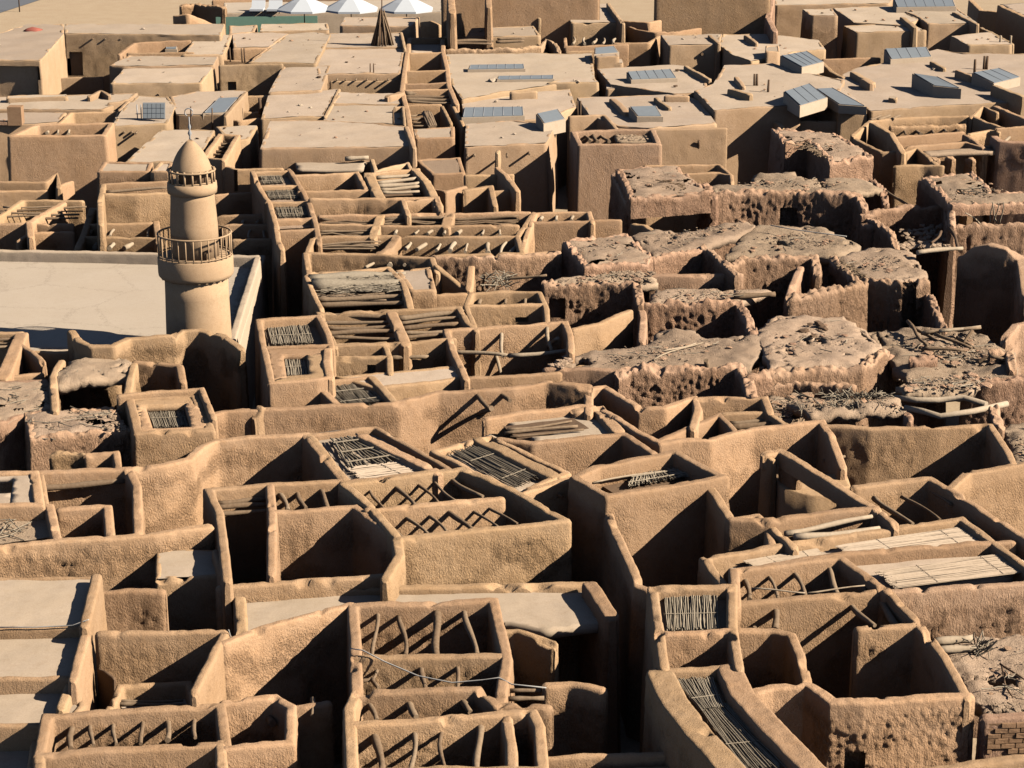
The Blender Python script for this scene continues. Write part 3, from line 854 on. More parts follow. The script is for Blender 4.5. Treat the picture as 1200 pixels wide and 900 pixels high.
h = T('mud_house', 'roofless double court with two rows of bent beams casting lattice shadows', 'house', 5.1, rough=1.0)
h.wall([(402, 566), (470, 557), (541, 548), (600, 573), (662, 609)], t=.38, rough=.6)
h.wall([(402, 566), (432, 590), (466, 629)], t=.38, rough=.6)
h.wall([(430, 596), (500, 591), (587, 582)], t=.36, rough=.5)
h.wall([(452, 676), (468, 650), (465, 630), (530, 623), (600, 616), (664, 609)], t=.38, rough=1.15)
h.beams([(414, 571, 430, 597), (432, 571, 448, 596), (460, 566, 485, 592), (486, 563, 512, 588), (503, 562, 536, 586), (525, 559, 564, 582)], r=.075)
h.beams([(445, 605, 468, 628), (470, 601, 499, 624), (495, 597, 522, 622), (522, 596, 551, 620), (545, 592, 582, 617), (562, 588, 602, 613)], r=.075)
h.beams([(532, 637, 545, 633), (589, 633, 594, 636)], z=4.4, r=.09, name='peg')

h = T('mud_house', 'roofless house with stacked logs at its back and three beams in the next bay', 'house', 5.0, rough=.8)
h.wall([(266, 678), (262, 640), (257, 600), (244, 573), (300, 568), (400, 562)], t=.36, rough=.4)
h.wall([(316, 567), (319, 600), (318, 670)], t=.34)
h.wall([(318, 599), (370, 596), (416, 592), (464, 629)], t=.36)
h.wall([(258, 687), (350, 680), (455, 673)], z=4.7, t=.36)
h.beams([(258, 589, 318, 585), (258, 595, 318, 591), (259, 602, 318, 598)], z=4.55, r=.09, name='log')
h.beams([(328, 576, 336, 597), (346, 572, 358, 595), (371, 571, 386, 594)], r=.07)

h = T('mud_wall', 'long rough wall stepping up over the deep black yard, below the reed skylight box', 'wall', 5.0, rough=1.1)
h.wall([(150, 549), (190, 544), (221, 537), (236, 523), (252, 515), (300, 511), (362, 508)], t=.4)
h.wall([(362, 508), (384, 535), (408, 565)], t=.38, rough=.5)

h = T('mud_house', 'roof with a half-open reed hatch and pale matting, beside a raised mud ridge', 'house', 5.0, rough=.45)
h.roof([(357, 509), (440, 500), (530, 552), (405, 566)], z=4.75, thick=.25)
h.wall([(357, 509), (440, 500), (527, 549), (470, 556), (402, 564), (357, 509)], t=.3, fine=1.0)
h.wall([(425, 509), (512, 552)], t=.5, z=5.1, fine=1.0, name='ridge')
h.reeds([(386, 514), (414, 511), (466, 539), (410, 548)], z=4.93, n=9, r=.04, loose=1.2, bands=3)
h.reeds([(408, 548), (424, 562), (500, 552), (466, 540)], z=4.9, n=30, mat='matting', r=.02, loose=.2, bands=1, name='reed_matting')
h.beams([(416, 510, 470, 538)], z=5.02, r=.04, mat='pale_timber', name='pole')

h = T('mud_house', 'tilted roof panel of brown reeds with broad mud border, beside half-open hatch', 'house', 5.0, rough=.45)
h.roof([(505, 528), (575, 509), (668, 554), (607, 579)], z=4.75, thick=.25)
h.wall([(508, 528), (575, 511), (664, 553), (607, 577), (508, 528)], t=.34, fine=1.0)
h.wall([(563, 514), (648, 556)], t=.6, z=5.05, fine=1.0, name='ridge')
h.reeds([(530, 529), (560, 521), (636, 556), (603, 570)], z=4.93, n=24, r=.02)

h = T('mud_wall', 'long wall with two pole stubs throwing long diagonal shadow bars', 'wall', 5.2, rough=.8)
h.wall([(236, 489), (262, 481), (300, 479), (400, 474), (465, 471), (512, 459), (600, 454), (640, 447), (690, 451)], t=.38)
h.poles([((552, 459, 5.0), (575, 478, 4.9)), ((583, 459, 5.0), (598, 470, 4.9)), ((575, 478, 4.9), (560, 486, 4.2))], r=.10, mat='timber')
h = T('mud_house', 'low house with pale logs and one lit plaster slab behind the tall red-sided block', 'house', 5.0, rough=.5)
h.wall([(570, 489), (600, 484), (680, 475), (703, 477), (752, 507), (774, 518), (814, 514)], t=.38)
h.roof([(590, 492), (690, 478), (735, 508), (628, 516)], z=4.7, thick=.25)
h.wall([(676, 480), (702, 478), (724, 503)], t=.55, z=4.95, fine=1.0)
h.beams([(596, 503, 668, 494), (596, 507, 675, 500), (604, 511, 680, 504)], z=4.8, r=.06, name='log')
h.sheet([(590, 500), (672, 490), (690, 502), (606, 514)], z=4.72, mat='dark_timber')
h = T('mud_house', 'narrow shadowed yard between the tilted reed panel and the tall red-sided block', 'house', 5.0, rough=.5)
h.wall([(575, 512), (625, 517), (690, 511), (731, 507), (766, 530)], t=.38)
h.wall([(607, 577), (640, 568), (676, 558)], t=.36)
h.beams([(645, 571, 658, 581)], z=4.6, r=.09, name='peg')
h = T('mud_wall', 'zigzag wall with tall rounded corner pillar above the lit plaster slab', 'wall', 5.0, rough=.5)
h.wall([(690, 482), (690, 455), (708, 452), (730, 465), (750, 477), (778, 477), (814, 464), (818, 480), (812, 500)], t=.4)
h.wall([(815, 466), (858, 465), (896, 465), (902, 482)], t=.38)
h = T('mud_house', 'small log-roofed corner cell beside the zigzag wall', 'house', 4.9, rough=.5)
h.wall([(772, 516), (800, 503), (843, 485), (862, 505)], t=.34)
h.wall([(848, 484), (900, 483), (922, 497)], t=.34)
h.beams([(856, 490, 908, 489), (858, 495, 912, 493), (860, 500, 905, 497)], z=4.6, r=.10, name='log')
# ================================================================== left middle: below the mosque
h = T('mud_house', 'low rough-fronted house with a small flat cell and sand-filled roof', 'house', 5.0, rough=1.25)
h.wall([(-50, 644), (30, 636), (67, 632), (130, 629), (182, 625), (245, 615)], t=.4)
h.wall([(-50, 593), (58, 591), (67, 632)], t=.36, rough=.5)
h.roof([(-50, 598), (50, 598), (60, 632), (-50, 640)], z=4.6, mat='ruinroof', amp=.04)
h.sticks([(-10, 606), (40, 604), (45, 630), (0, 634)], z=4.62, n=12, ln=1.0, r=.014)
h.rubble([(-10, 606), (40, 604), (50, 632), (0, 636)], z=4.6, n=40, size=.06)
h.wall([(70, 595), (126, 592), (129, 628)], t=.36, rough=1.2)
h = T('mud_house', 'open court with two long logs spanning its shaded back, beside the stepped rough wall', 'house', 5.0, rough=.7)
h.wall([(44, 553), (100, 550), (150, 548), (160, 568), (162, 625)], t=.38)
h.beams([(46, 563, 146, 559), (46, 570, 142, 566)], z=4.6, r=.09, name='log')
h.wall([(46, 556), (52, 592)], t=.36)
h = T('mud_house', 'flat-topped house corner with a dark square roof hatch, beside the court with two logs', 'house', 5.1, rough=.5)
h.wall([(-50, 555), (40, 552), (46, 590), (-50, 592)], t=.4)
h.roof([(-50, 555), (40, 552), (46, 590), (12, 590), (16, 560), (-50, 562)], z=5.0, thick=.2)
h.roof([(-50, 580), (14, 578), (16, 592), (-50, 594)], z=4.98, thick=.2)

h = T('mud_house', 'square house top with a sunken rectangular reed skylight in a wide mud frame', 'house', 5.3, rough=1.2)
h.wall([(152, 467), (228, 463), (246, 502), (162, 506)], t=.42, closed=True)
h.roof([(154, 468), (226, 464), (230, 472), (217, 473), (168, 475), (160, 506)], z=5.28, thick=.3, mat='adobe', name='frame')
h.roof([(160, 474), (170, 474), (179, 502), (224, 500), (216, 473), (228, 466), (246, 500), (162, 505)], z=5.28, thick=.3, mat='adobe', name='frame')
h.reeds([(170, 476), (214, 474), (223, 499), (180, 501)], z=5.0, n=34, r=.018, bands=1)
h.sheet([(166, 473), (220, 471), (228, 502), (175, 504)], z=4.92, mat='ruinroof')
h.wall([(140, 462), (180, 458), (236, 455), (241, 466), (250, 489)], t=.3, z=5.5, rough=.5)

h = T('mud_wall', 'rough wall with a saddle dip in its crest at the foot of the minaret', 'wall', 5.7, rough=1.35)
h.wall([(84, 388), (93, 399), (108, 405), (132, 405), (150, 396), (202, 393), (214, 387), (236, 386), (262, 393), (282, 407)], t=.42)
h = T('mud_wall', 'short rough wall with rounded end below the saddle-crested wall', 'wall', 5.0, rough=1.4)
h.wall([(158, 424), (185, 425), (210, 428), (214, 445)], t=.38)

h = T('ruined_house', 'ruined house with a drooping straw porch roof over a black opening', 'house', 5.2, rough=1.4, roof='ruinroof')
h.roof([(82, 419), (148, 416), (158, 425), (150, 438), (68, 448), (62, 440)], thick=.35, amp=.05)
h.sticks([(68, 447), (148, 438), (150, 441), (68, 450)], z=5.0, n=120, ln=.5, r=.012, dirn=-1.57, up=-.9)
h.wall([(157, 425), (153, 440), (148, 466)], t=.36)
h.wall([(72, 422), (62, 440), (64, 478)], t=.36)
h = T('ruined_house', 'crumbled sandy roof sloping towards the straw porch, at the photo edge', 'house', 4.9, rough=1.4, roof='ruinroof')
h.block([(-60, 448), (56, 444), (66, 462), (70, 480), (30, 485), (0, 495), (-60, 497)], amp=.07, mat='ruin')
h.rubble([(-10, 452), (56, 448), (66, 476), (0, 490)], z=4.88, n=80, size=.07)
h.sticks([(-10, 452), (56, 448), (66, 476), (0, 490)], z=4.9, n=30, ln=1.0, r=.014)
h = T('ruined_house', 'ruined flat roof with splintered straw and sticks along its broken front edge', 'house', 4.9, rough=1.5, roof='ruinroof')
h.block([(27, 484), (134, 475), (152, 503), (34, 514)], amp=.07, mat='ruin')
h.sticks([(34, 508), (150, 500), (152, 506), (34, 518)], z=4.75, n=90, ln=.6, r=.016, dirn=-.2)
h.sticks([(34, 486), (134, 478), (150, 502), (34, 510)], z=4.93, n=16, ln=1.1, r=.013)
h.rubble([(110, 486), (136, 484), (155, 506), (120, 508)], z=4.95, n=60, size=.12)
h.rubble([(30, 486), (134, 478), (150, 502), (34, 512)], z=4.9, n=110, size=.06)
h = T('mud_wall', 'broken rough wall with one smooth half under the splintered straw roof', 'wall', 4.6, rough=1.5)
h.wall([(62, 532), (82, 530), (102, 531)], t=.35)
h.wall([(102, 532), (136, 529), (139, 552)], t=.32, rough=.5)

h = T('mud_house', 'half-roofed cell with sticks and a broad bright wall top near the mosque corner', 'house', 5.0, rough=.7)
h.wall([(25, 391), (14, 415), (4, 440)], t=.6)
h.wall([(-40, 388), (25, 389)], t=.36)
h.beams([(-30, 394, 18, 392), (-30, 398, 16, 397), (-30, 403, 14, 402), (-30, 409, 11, 407)], z=4.8, r=.06, name='stick')
h.wall([(25, 403), (38, 412), (50, 423)], t=.3, base=1.5)
h.wall([(32, 411), (82, 412)], t=.3, z=4.8)
h.wall([(4, 440), (48, 437)], t=.32, z=4.7)

# ================================================================== mosque and minaret
MZ = 4.0
h = T('mosque', 'mosque with a broad pale cracked flat roof and low parapets beside the minaret', 'mosque', MZ, rough=.1, mat='render', roof='screed')
h.roof([(-120, 303), (296, 311), (266, 408), (-120, 408)], z=MZ, amp=.006, thick=.3)
h.wall([(-120, 291), (120, 295), (302, 300)], t=.4, z=MZ + .55, name='parapet', wob=.015)
h.wall([(302, 301), (288, 345), (270, 402)], t=.4, z=MZ + .55, name='parapet', wob=.015)
h.wall([(-120, 409), (80, 410), (270, 407)], t=.36, z=MZ + .12, name='parapet', wob=.015)
h.wall([(-100, 291, MZ), (308, 300, MZ), (276, 408, MZ), (-120, 413, MZ)], t=.3, z=MZ - .02, name='wall', wob=.02)

# minaret: axis found from its foot, heights from the photo rows
foot = P(234, 410, MZ)
mx_, my_ = foot[0], foot[1]
def zat(py):
    b = 450.0 - py
    dy, dz = FPX * CP + b * SP, -FPX * SP + b * CP
    return CH + dz / dy * my_
msc = ppm(np.array((mx_, my_, 8.0)))
R = lambda px: px / msc
m = T('minaret', 'round plastered minaret with railed balcony, pointed dome and crescent finial', 'minaret', mat='render')
c = (mx_, my_)
m.lathe(c, [(R(39.5), 0), (R(39), 3), (R(38), zat(372)), (R(37.5), zat(345)), (R(37), zat(322))], 'tower', 'shaft', 56, disp=.02)
zb = zat(300); zt = zat(322)
m.lathe(c, [(R(37), zt - .1), (R(41.5), zt - .03), (R(43.6), zt + .06), (R(44), zt + .16), (R(44), zb), (R(43.2), zb + .04), (R(20), zb + .04)], 'tower', 'balcony', 56, disp=.012)
ib = len(m.parts) - 1
m.lathe(c, [(R(28), zb), (R(27.5), zat(262)), (R(25.5), zat(232)), (R(25.5), zat(222))], 'tower', 'upper_shaft', 48, disp=.015)
zr = zb + 1.02
th = np.linspace(0, 2 * math.pi, 49)
ring = np.stack([c[0] + R(42.5) * np.cos(th), c[1] + R(42.5) * np.sin(th), th * 0 + zr], 1)
m.tube(ring, .042, 'tower', 'handrail')
ring2 = ring.copy(); ring2[:, 2] = zb + .12
m.tube(ring2, .03, 'tower', 'bottom_rail')
for k in range(30):
    a = 2 * math.pi * k / 30
    x, y = c[0] + R(42.5) * math.cos(a), c[1] + R(42.5) * math.sin(a)
    m.tube([(x, y, zb + .02), (x, y, zb + .5), (x, y, zr)], .029, 'tower', 'baluster', 6)
for k in range(28):
    a = 2 * math.pi * k / 28; rr = R(41)
    b2 = np.array((math.cos(a), math.sin(a), 0)); t2 = np.array((-math.sin(a), math.cos(a), 0))
    m.box(np.array((c[0], c[1], zt - .02)) + b2 * R(38.8), b2 * .08, t2 * .05, np.array((0, 0, .05)), 'tower', 'corbel')
zg = zat(213)
m.lathe(c, [(R(25), zat(226)), (R(28.5), zat(225)), (R(29), zat(220)), (R(28.5), zg), (R(12), zg + .02)], 'tower', 'gallery', 48, disp=.01)
m.lathe(c, [(R(17), zg), (R(17), zat(198))], 'dark_timber', 'lantern_core', 24)
for k in range(18):
    a = 2 * math.pi * k / 18
    x, y = c[0] + R(26) * math.cos(a), c[1] + R(26) * math.sin(a)
    m.tube([(x, y, zg), (x, y, zat(197))], .05, 'tower', 'column', 6)
ring3 = np.stack([c[0] + R(27) * np.cos(th), c[1] + R(27) * np.sin(th), th * 0 + zat(199)], 1)
m.tube(ring3, .045, 'tower', 'gallery_rail')
z0, z1 = zat(199), zat(164)
dome = [(R(22.5), z0 - .08), (R(23.5), z0)] + [(R(23) * (1 - u ** 1.45) ** .78, z0 + .05 + (z1 - z0) * u) for u in np.linspace(0.04, .985, 12)] + [(R(1.6), z1)]
m.lathe(c, dome, 'tower', 'dome', 48, disp=.015)
zf = zat(127)
m.lathe(c, [(.05, z1 - .1), (.03, z1 + .15), (.09, z1 + .28), (.03, z1 + .42), (.07, z1 + .55), (.025, z1 + .7), (.022, zf - .35)], 'steel', 'finial', 10)
ca = np.linspace(-1.05, 4.2, 16)
m.tube(np.stack([c[0] + .17 * np.cos(ca), ca * 0 + c[1], zf - .17 + .17 * np.sin(ca)], 1), .025, 'steel', 'crescent')
m.tube([(c[0] + .55, c[1] - R(26), zb + .02), (c[0] + .55, c[1] - R(27), zb + .38), (c[0] + .85, c[1] - R(27), zb + .5)], .09, 'dark_timber', 'loudspeaker')

# ================================================================== behind the mosque
h = T('mud_house', 'two narrow stick-roofed bays behind the mosque parapet', 'house', 4.2, rough=1.0)
h.wall([(-30, 262), (0, 252), (26, 234), (96, 235)], t=.36)
h.wall([(74, 237), (54, 248), (34, 260), (36, 276)], t=.45)
h.wall([(-30, 262), (36, 261), (84, 262)], t=.32, z=4.0)
h.beams([(4, 243, 70, 241), (0, 247, 64, 245), (-4, 251, 58, 249), (-10, 255, 52, 253)], z=3.95, r=.055, name='stick')
h.beams([(60, 245, 98, 243), (54, 249, 96, 247), (50, 253, 92, 251), (44, 257, 88, 255)], z=3.95, r=.055, name='stick')
h.wall([(22, 281), (34, 273), (68, 271), (84, 271)], t=.34, z=3.9)
h = T('mud_house', 'roofless house of three narrow bays with bleached slanting beams, beside the minaret balcony', 'house', 4.1, rough=1.1)
h.wall([(91, 290), (99, 272), (108, 244), (140, 246), (181, 247), (186, 284)], t=.42)
h.wall([(102, 262), (178, 261)], t=.32)
h.wall([(97, 277), (186, 278)], t=.32)
h.beams([(104, 261, 109, 251), (122, 261, 125, 251), (143, 261, 149, 250), (164, 260, 165, 252)], r=.08, mat='pale_timber')
h.beams([(106, 274, 109, 267), (116, 276, 124, 263), (130, 276, 136, 266), (173, 277, 177, 266)], r=.08, mat='pale_timber')
h.beams([(110, 290, 117, 280), (128, 290, 138, 283), (147, 290, 158, 284)], r=.09, mat='pale_timber')
h = T('mud_wall', 'rough pebbly wall with one bright end behind the slanting bleached beams', 'wall', 5.6, rough=1.2)
h.wall([(118, 262), (117, 235), (121, 216)], t=.36, rough=.5)
h.wall([(121, 227), (160, 227), (204, 225)], t=.36)
h.beams([(124, 219, 196, 215), (125, 224, 194, 221)], z=5.4, r=.12, name='log')
h.wall([(121, 215), (196, 212)], t=.3)
h = T('mud_house', 'small flat roof with a crumbling edge just behind the minaret dome', 'house', 5.6, rough=1.3)
h.block([(113, 201), (120, 189), (180, 190), (176, 201)], z=5.6)
h.block([(176, 201), (186, 189), (204, 190), (200, 202)], z=5.8)
h = T('mud_house', 'rough walled cells showing past the minaret balcony', 'house', 4.2, rough=1.2)
h.wall([(252, 228), (290, 225), (306, 224)], t=.36)
h.wall([(256, 252), (310, 251)], t=.34)
h.wall([(262, 263), (318, 262), (322, 280)], t=.34)
h.wall([(274, 280), (320, 279)], t=.34)
h.beams([(285, 262, 287, 254), (300, 262, 304, 254), (292, 278, 295, 266), (308, 278, 312, 266)], r=.08, mat='pale_timber')

# ================================================================== middle column beside the black street
h = T('mud_house', 'stepped ladder of three small reed panels between two winding walls', 'house', 5.2, rough=.7)
h.wall([(296, 200), (303, 218), (316, 238), (323, 262), (326, 282), (330, 290)], t=.36)
h.wall([(338, 197), (346, 209), (356, 226), (363, 240), (370, 262), (374, 285)], t=.36)
h.wall([(298, 201), (336, 200)], t=.3)
h.wall([(305, 218), (350, 216)], t=.3); h.wall([(312, 237), (360, 236)], t=.3); h.wall([(322, 257), (367, 255)], t=.3)
h.wall([(326, 270), (372, 268)], t=.3)
h.reeds([(302, 204), (328, 203), (334, 214), (307, 215)], z=4.95, n=22, r=.022)
h.reeds([(310, 222), (346, 221), (350, 232), (316, 233)], z=4.95, n=26, r=.022)
h.reeds([(322, 242), (358, 241), (362, 253), (326, 254)], z=4.95, n=26, r=.022)
h.sheet([(300, 203), (336, 202), (372, 266), (325, 268)], z=4.85, mat='ruinroof')

h = T('mud_house', 'pale tower-like house with two small reed skylights stacked down its top', 'house', 5.6, rough=.4)
h.wall([(318, 446), (312, 420), (308, 402), (303, 375), (335, 372), (373, 369), (384, 390), (388, 406)], t=.34)
h.wall([(311, 406), (388, 404)], t=.3)
h.wall([(317, 447), (372, 444), (386, 442)], t=.3)
h.wall([(384, 408), (383, 425), (387, 442)], t=.42)
h.roof([(310, 408), (384, 406), (384, 416), (332, 416), (336, 442), (317, 446)], z=5.5, thick=.3, mat='adobe', name='frame')
h.roof([(334, 440), (362, 439), (359, 416), (384, 412), (386, 444), (318, 447)], z=5.5, thick=.3, mat='adobe', name='frame')
h.reeds([(331, 417), (359, 416), (362, 439), (335, 440)], z=5.3, n=24, r=.02, bands=1)
h.reeds([(313, 381), (360, 378), (368, 401), (318, 403)], z=5.25, n=34, r=.02, bands=1)
h.sheet([(308, 378), (372, 374), (382, 404), (314, 406)], z=5.15, mat='ruinroof')
h.sheet([(329, 415), (362, 414), (365, 442), (332, 443)], z=5.2, mat='ruinroof')

h = T('mud_house', 'sagging reed panel with swept-up borders, next to the pale tower-like house', 'house', 5.1, rough=.45)
h.wall([(366, 449), (380, 459), (398, 475)], t=.4)
h.wall([(435, 441), (446, 452), (462, 470)], t=.4)
h.wall([(366, 448), (436, 440)], t=.26)
h.reeds([(378, 452), (432, 446), (453, 469), (402, 475)], z=4.9, n=30, r=.024, sag=.08)
h.sheet([(374, 452), (434, 445), (460, 472), (402, 478)], z=4.7, mat='ruinroof')
h = T('mud_wall', 'cone-tipped stub standing on the long wall beside the sagging reed panel', 'wall', 5.0, rough=.5)
h.wall([(300, 487, 5.0), (304, 475, 5.35), (318, 482, 4.9)], t=.4)
h = T('mud_house', 'plain low roof slab above the sagging reed panel', 'house', 5.0, rough=.4)
h.block([(391, 441), (440, 436), (534, 428), (548, 442), (500, 449), (440, 455)], z=5.0, drop=.03)
h.beams([(468, 459, 500, 455), (478, 462, 520, 456), (505, 458, 545, 452)], z=4.4, r=.06)
h = T('mud_house', 'small rectangular cell with one long log and a little square vent', 'house', 5.1, rough=.6)
h.wall([(386, 418), (390, 403), (420, 402), (450, 401), (456, 417), (457, 436)], t=.32)
h.wall([(388, 418), (456, 417)], t=.32, holes=[(431, 427, 440, 436)])
h.beams([(390, 412, 450, 410)], z=4.85, r=.09, name='log')
h.beams([(456, 412, 494, 409), (458, 420, 500, 418)], z=4.6, r=.08, name='log')
h.wall([(452, 403), (530, 397)], t=.34)

h = T('mud_house', 'two bays packed with long rough logs split by a slab wall', 'house', 5.2, rough=.8)
h.wall([(392, 405), (384, 388), (374, 366), (455, 363), (538, 360), (548, 378), (558, 386)], t=.34)
h.wall([(459, 366), (467, 382), (475, 402)], t=.5)
h.wall([(392, 404), (470, 401), (532, 396)], t=.3)
h.beams([(378, 372, 460, 371), (380, 378, 462, 377), (382, 384, 464, 383), (385, 391, 467, 389), (388, 397, 469, 396)], z=4.95, r=.11, name='log')
h.beams([(468, 372, 540, 367), (470, 378, 544, 373), (472, 385, 535, 380), (474, 391, 530, 387), (476, 396, 528, 392)], z=4.95, r=.11, name='log')

h = T('mud_house', 'court with two lashed poles crossing against a rough sunlit back wall', 'house', 5.2, rough=1.3)
h.wall([(546, 442), (533, 415), (523, 386), (560, 384), (600, 381), (662, 376), (668, 392), (669, 410)], t=.36)
h.poles([((526, 412, 4.4), (600, 417, 4.4)), ((598, 417, 4.4), (672, 410, 4.6)), ((585, 384, 5.0), (590, 417, 4.4)), ((578, 396, 4.6), (586, 440, 3.2)), ((640, 384, 5.0), (646, 412, 4.4)), ((636, 408, 4.0), (655, 396, 4.8))], r=.09, mat='pale_timber')
h.wall([(545, 442), (600, 440), (655, 436)], t=.34, z=4.7)

h = T('mud_house', 'low open cell with a plain ochre front and tiny slot, above the lashed poles', 'house', 5.1, rough=.4)
h.wall([(558, 388), (546, 358), (552, 343), (600, 341), (632, 342), (640, 360), (641, 376)], t=.32)
h.wall([(546, 358), (590, 357), (638, 356)], t=.32, holes=[(603, 372, 619, 377)])
h.beams([(562, 357, 564, 349), (592, 356, 594, 349), (615, 356, 617, 349)], r=.08)

h = T('mud_house', 'roof thatched with a thick straw roll over logs, between low parapets', 'house', 5.2, rough=1.0)
h.wall([(378, 365), (368, 345), (359, 324), (366, 319), (410, 317), (456, 313)], t=.32)
h.wall([(456, 314), (473, 331), (481, 360)], t=.4)
h.beams([(366, 329, 470, 324, 2.2), (367, 337, 474, 333, 2.4)], z=5.0, r=.13, mat='reed', name='straw_roll')
h.sticks([(366, 322, ), (470, 320), (478, 342), (370, 346)], z=5.1, n=400, ln=.7, r=.016, dirn=0, up=.1)
h.beams([(370, 350, 476, 348), (374, 357, 478, 356)], z=4.9, r=.09, name='log')
h.sheet([(366, 322), (468, 318), (478, 352), (374, 356)], z=4.7, mat='ruinroof', wave=.05)
h = T('mud_house', 'lumpy rough-fronted box beside the thick straw roll', 'house', 5.2, rough=1.4)
h.block([(462, 316), (505, 312), (512, 340), (480, 341)], z=5.2)
h = T('mud_wall', 'triangular sloping wall between the lumpy box and a leaning pillar', 'wall', 5.2, rough=.5)
h.wall([(511, 310, 5.4), (528, 324, 5.0), (545, 338, 4.6)], t=.32)
h.wall([(512, 345), (545, 343)], t=.34, z=4.8, rough=1.2)
h = T('mud_pillar', 'leaning rounded mud pillar with rough foot in front of the reddish rough wall', 'pillar', 5.2, rough=1.2)
h.wall([(552, 312, 5.3), (551, 322, 5.1), (549, 338, 4.7)], t=.4)

h = T('mud_house', 'house with three short beam stubs in a low trough and red rough side', 'house', 5.2, rough=1.1)
h.wall([(362, 320), (358, 296), (430, 297), (506, 302), (512, 318)], t=.36)
h.beams([(430, 313, 440, 306), (456, 311, 458, 304), (475, 310, 477, 304)], z=4.8, r=.09, mat='pale_timber')
h.wall([(508, 299), (560, 301), (604, 299), (655, 295)], t=.36, rough=1.5, mat='ruin')
h.sticks([(565, 322), (600, 318), (600, 335), (565, 338)], z=4.4, n=40, ln=.8, r=.02, up=1.2)
h.poles([((566, 340, 3.8), (568, 322, 4.8)), ((575, 335, 4.1), (600, 330, 4.3)), ((590, 328, 4.2), (640, 322, 4.6))], r=.07)

h = T('mud_house', 'wide court with a long row of bleached leaning beams in two lines', 'house', 5.2, rough=.8)
h.wall([(360, 294), (366, 280), (373, 277), (460, 276), (540, 277), (606, 276), (616, 262), (626, 248)], t=.34)
h.wall([(465, 276), (455, 292), (445, 296)], t=.5)
h.wall([(447, 264), (530, 264), (606, 263)], t=.34)
h.wall([(375, 252), (446, 251), (520, 250), (620, 248)], t=.34)
h.wall([(446, 251), (441, 264), (437, 277)], t=.5)
h.wall([(527, 250), (523, 264)], t=.6)
h.wall([(373, 262), (442, 263)], t=.32)
h.wall([(510, 299), (560, 297), (612, 296), (606, 276)], t=.34)
for q in ([(377, 254), (376, 261), (440, 262), (445, 253)], [(450, 254), (447, 263), (521, 262), (524, 252)], [(532, 253), (528, 262), (606, 261), (612, 251)], [(374, 265), (373, 275), (436, 275), (440, 265)], [(370, 281), (368, 292), (440, 292), (450, 280)]):
    h.reeds(q, z=4.85, n=11, r=.05, mat='timber', loose=.8, bands=0, layers=1, name='stick_roof')
h.beams([(380, 257, 440, 255), (450, 257, 522, 256), (532, 257, 606, 254), (376, 271, 438, 270), (374, 287, 442, 284)], z=5.0, r=.08, name='log')
h.beams([(475, 292, 484, 282), (491, 292, 504, 280), (510, 293, 522, 280), (528, 293, 538, 281), (544, 294, 551, 283), (570, 296, 574, 283), (586, 297, 595, 283), (600, 296, 606, 284)], z=4.85, r=.09, mat='pale_timber')
h.beams([(464, 274, 465, 268), (486, 274, 492, 269), (502, 274, 508, 269), (520, 274, 522, 268), (535, 274, 544, 267), (564, 275, 568, 268), (585, 275, 587, 268)], z=4.95, r=.09, mat='pale_timber')

h = T('mud_wall', 'rough pebbled wall with a shadowed corner above the bleached leaning beams', 'wall', 5.4, rough=1.25)
h.wall([(364, 233), (420, 232), (472, 233), (478, 250)], t=.36)
h.wall([(474, 235), (512, 231), (516, 245)], t=.36)
h = T('mud_house', 'boxy walled cell with plain ochre front and three short beams near the ruined porch', 'house', 5.2, rough=.5)
h.wall([(612, 292), (618, 272), (627, 249), (660, 248), (690, 248), (694, 260)], t=.34)
h.wall([(620, 260), (670, 259), (726, 257)], t=.34)
h.beams([(634, 258, 638, 251), (652, 258, 654, 251), (670, 258, 674, 251)], z=4.95, r=.09, mat='pale_timber')
h.wall([(604, 299), (655, 294)], t=.3, z=4.9)

# ================================================================== ruins on the right
def ruin(label, rough=1.7, z=5.0, **k):
    return T('ruined_house', label, 'ruin', z, rough=rough, mat='ruin', roof='ruinroof', **k)
def litter(h, poly, z, n=60, size=.09, sticks=20):
    h.rubble(poly, z=z + .02, n=int(n * 1.2), size=size * .7)
    h.rubble(poly, z=z, n=max(4, n // 7), size=size * 2.0, name='clods', mat='ruin', flatten=.4)
    if sticks: h.sticks(poly, z=z + .05, n=max(6, sticks // 3), ln=.8, r=.015)

h = ruin('ruined house with a ragged roof corner over a wide black porch and lit pier', z=6.0)
h.block([(721, 198), (793, 194), (834, 226), (738, 233)], amp=.06, base=4.9, t=.4)
h.wall([(721, 203), (738, 236)], t=.5, z=5.5)
h.wall([(742, 237), (746, 236)], t=.5, z=5.5, rough=.8)
h.wall([(836, 230), (826, 214)], t=.5, z=5.5)
h.wall([(742, 262), (756, 264), (770, 272)], t=.4, z=4.9, rough=.6, mat='adobe')
litter(h, [(726, 200), (792, 197), (828, 224), (744, 230)], 6.0, 90, .09)
h.sticks([(770, 212), (800, 210), (805, 222), (775, 224)], z=6.02, n=60, ln=.6, r=.02, mat='timber', name='straw_patch')

h = ruin('long ruined roof with a deeply eroded front face and one black window hole', z=5.6, rough=1.9)
h.roof([(828, 216), (880, 212), (885, 202), (930, 200), (942, 208), (1010, 207), (1036, 216), (1008, 226), (838, 224)], z=5.55, amp=.08, thick=.3)
h.wall([(836, 226), (870, 224), (930, 224), (1006, 228), (1012, 240)], t=.5, holes=[(914, 243, 935, 265)])
litter(h, [(836, 216), (880, 206), (1010, 209), (1030, 217), (1000, 225), (842, 223)], 5.6, 120, .09)

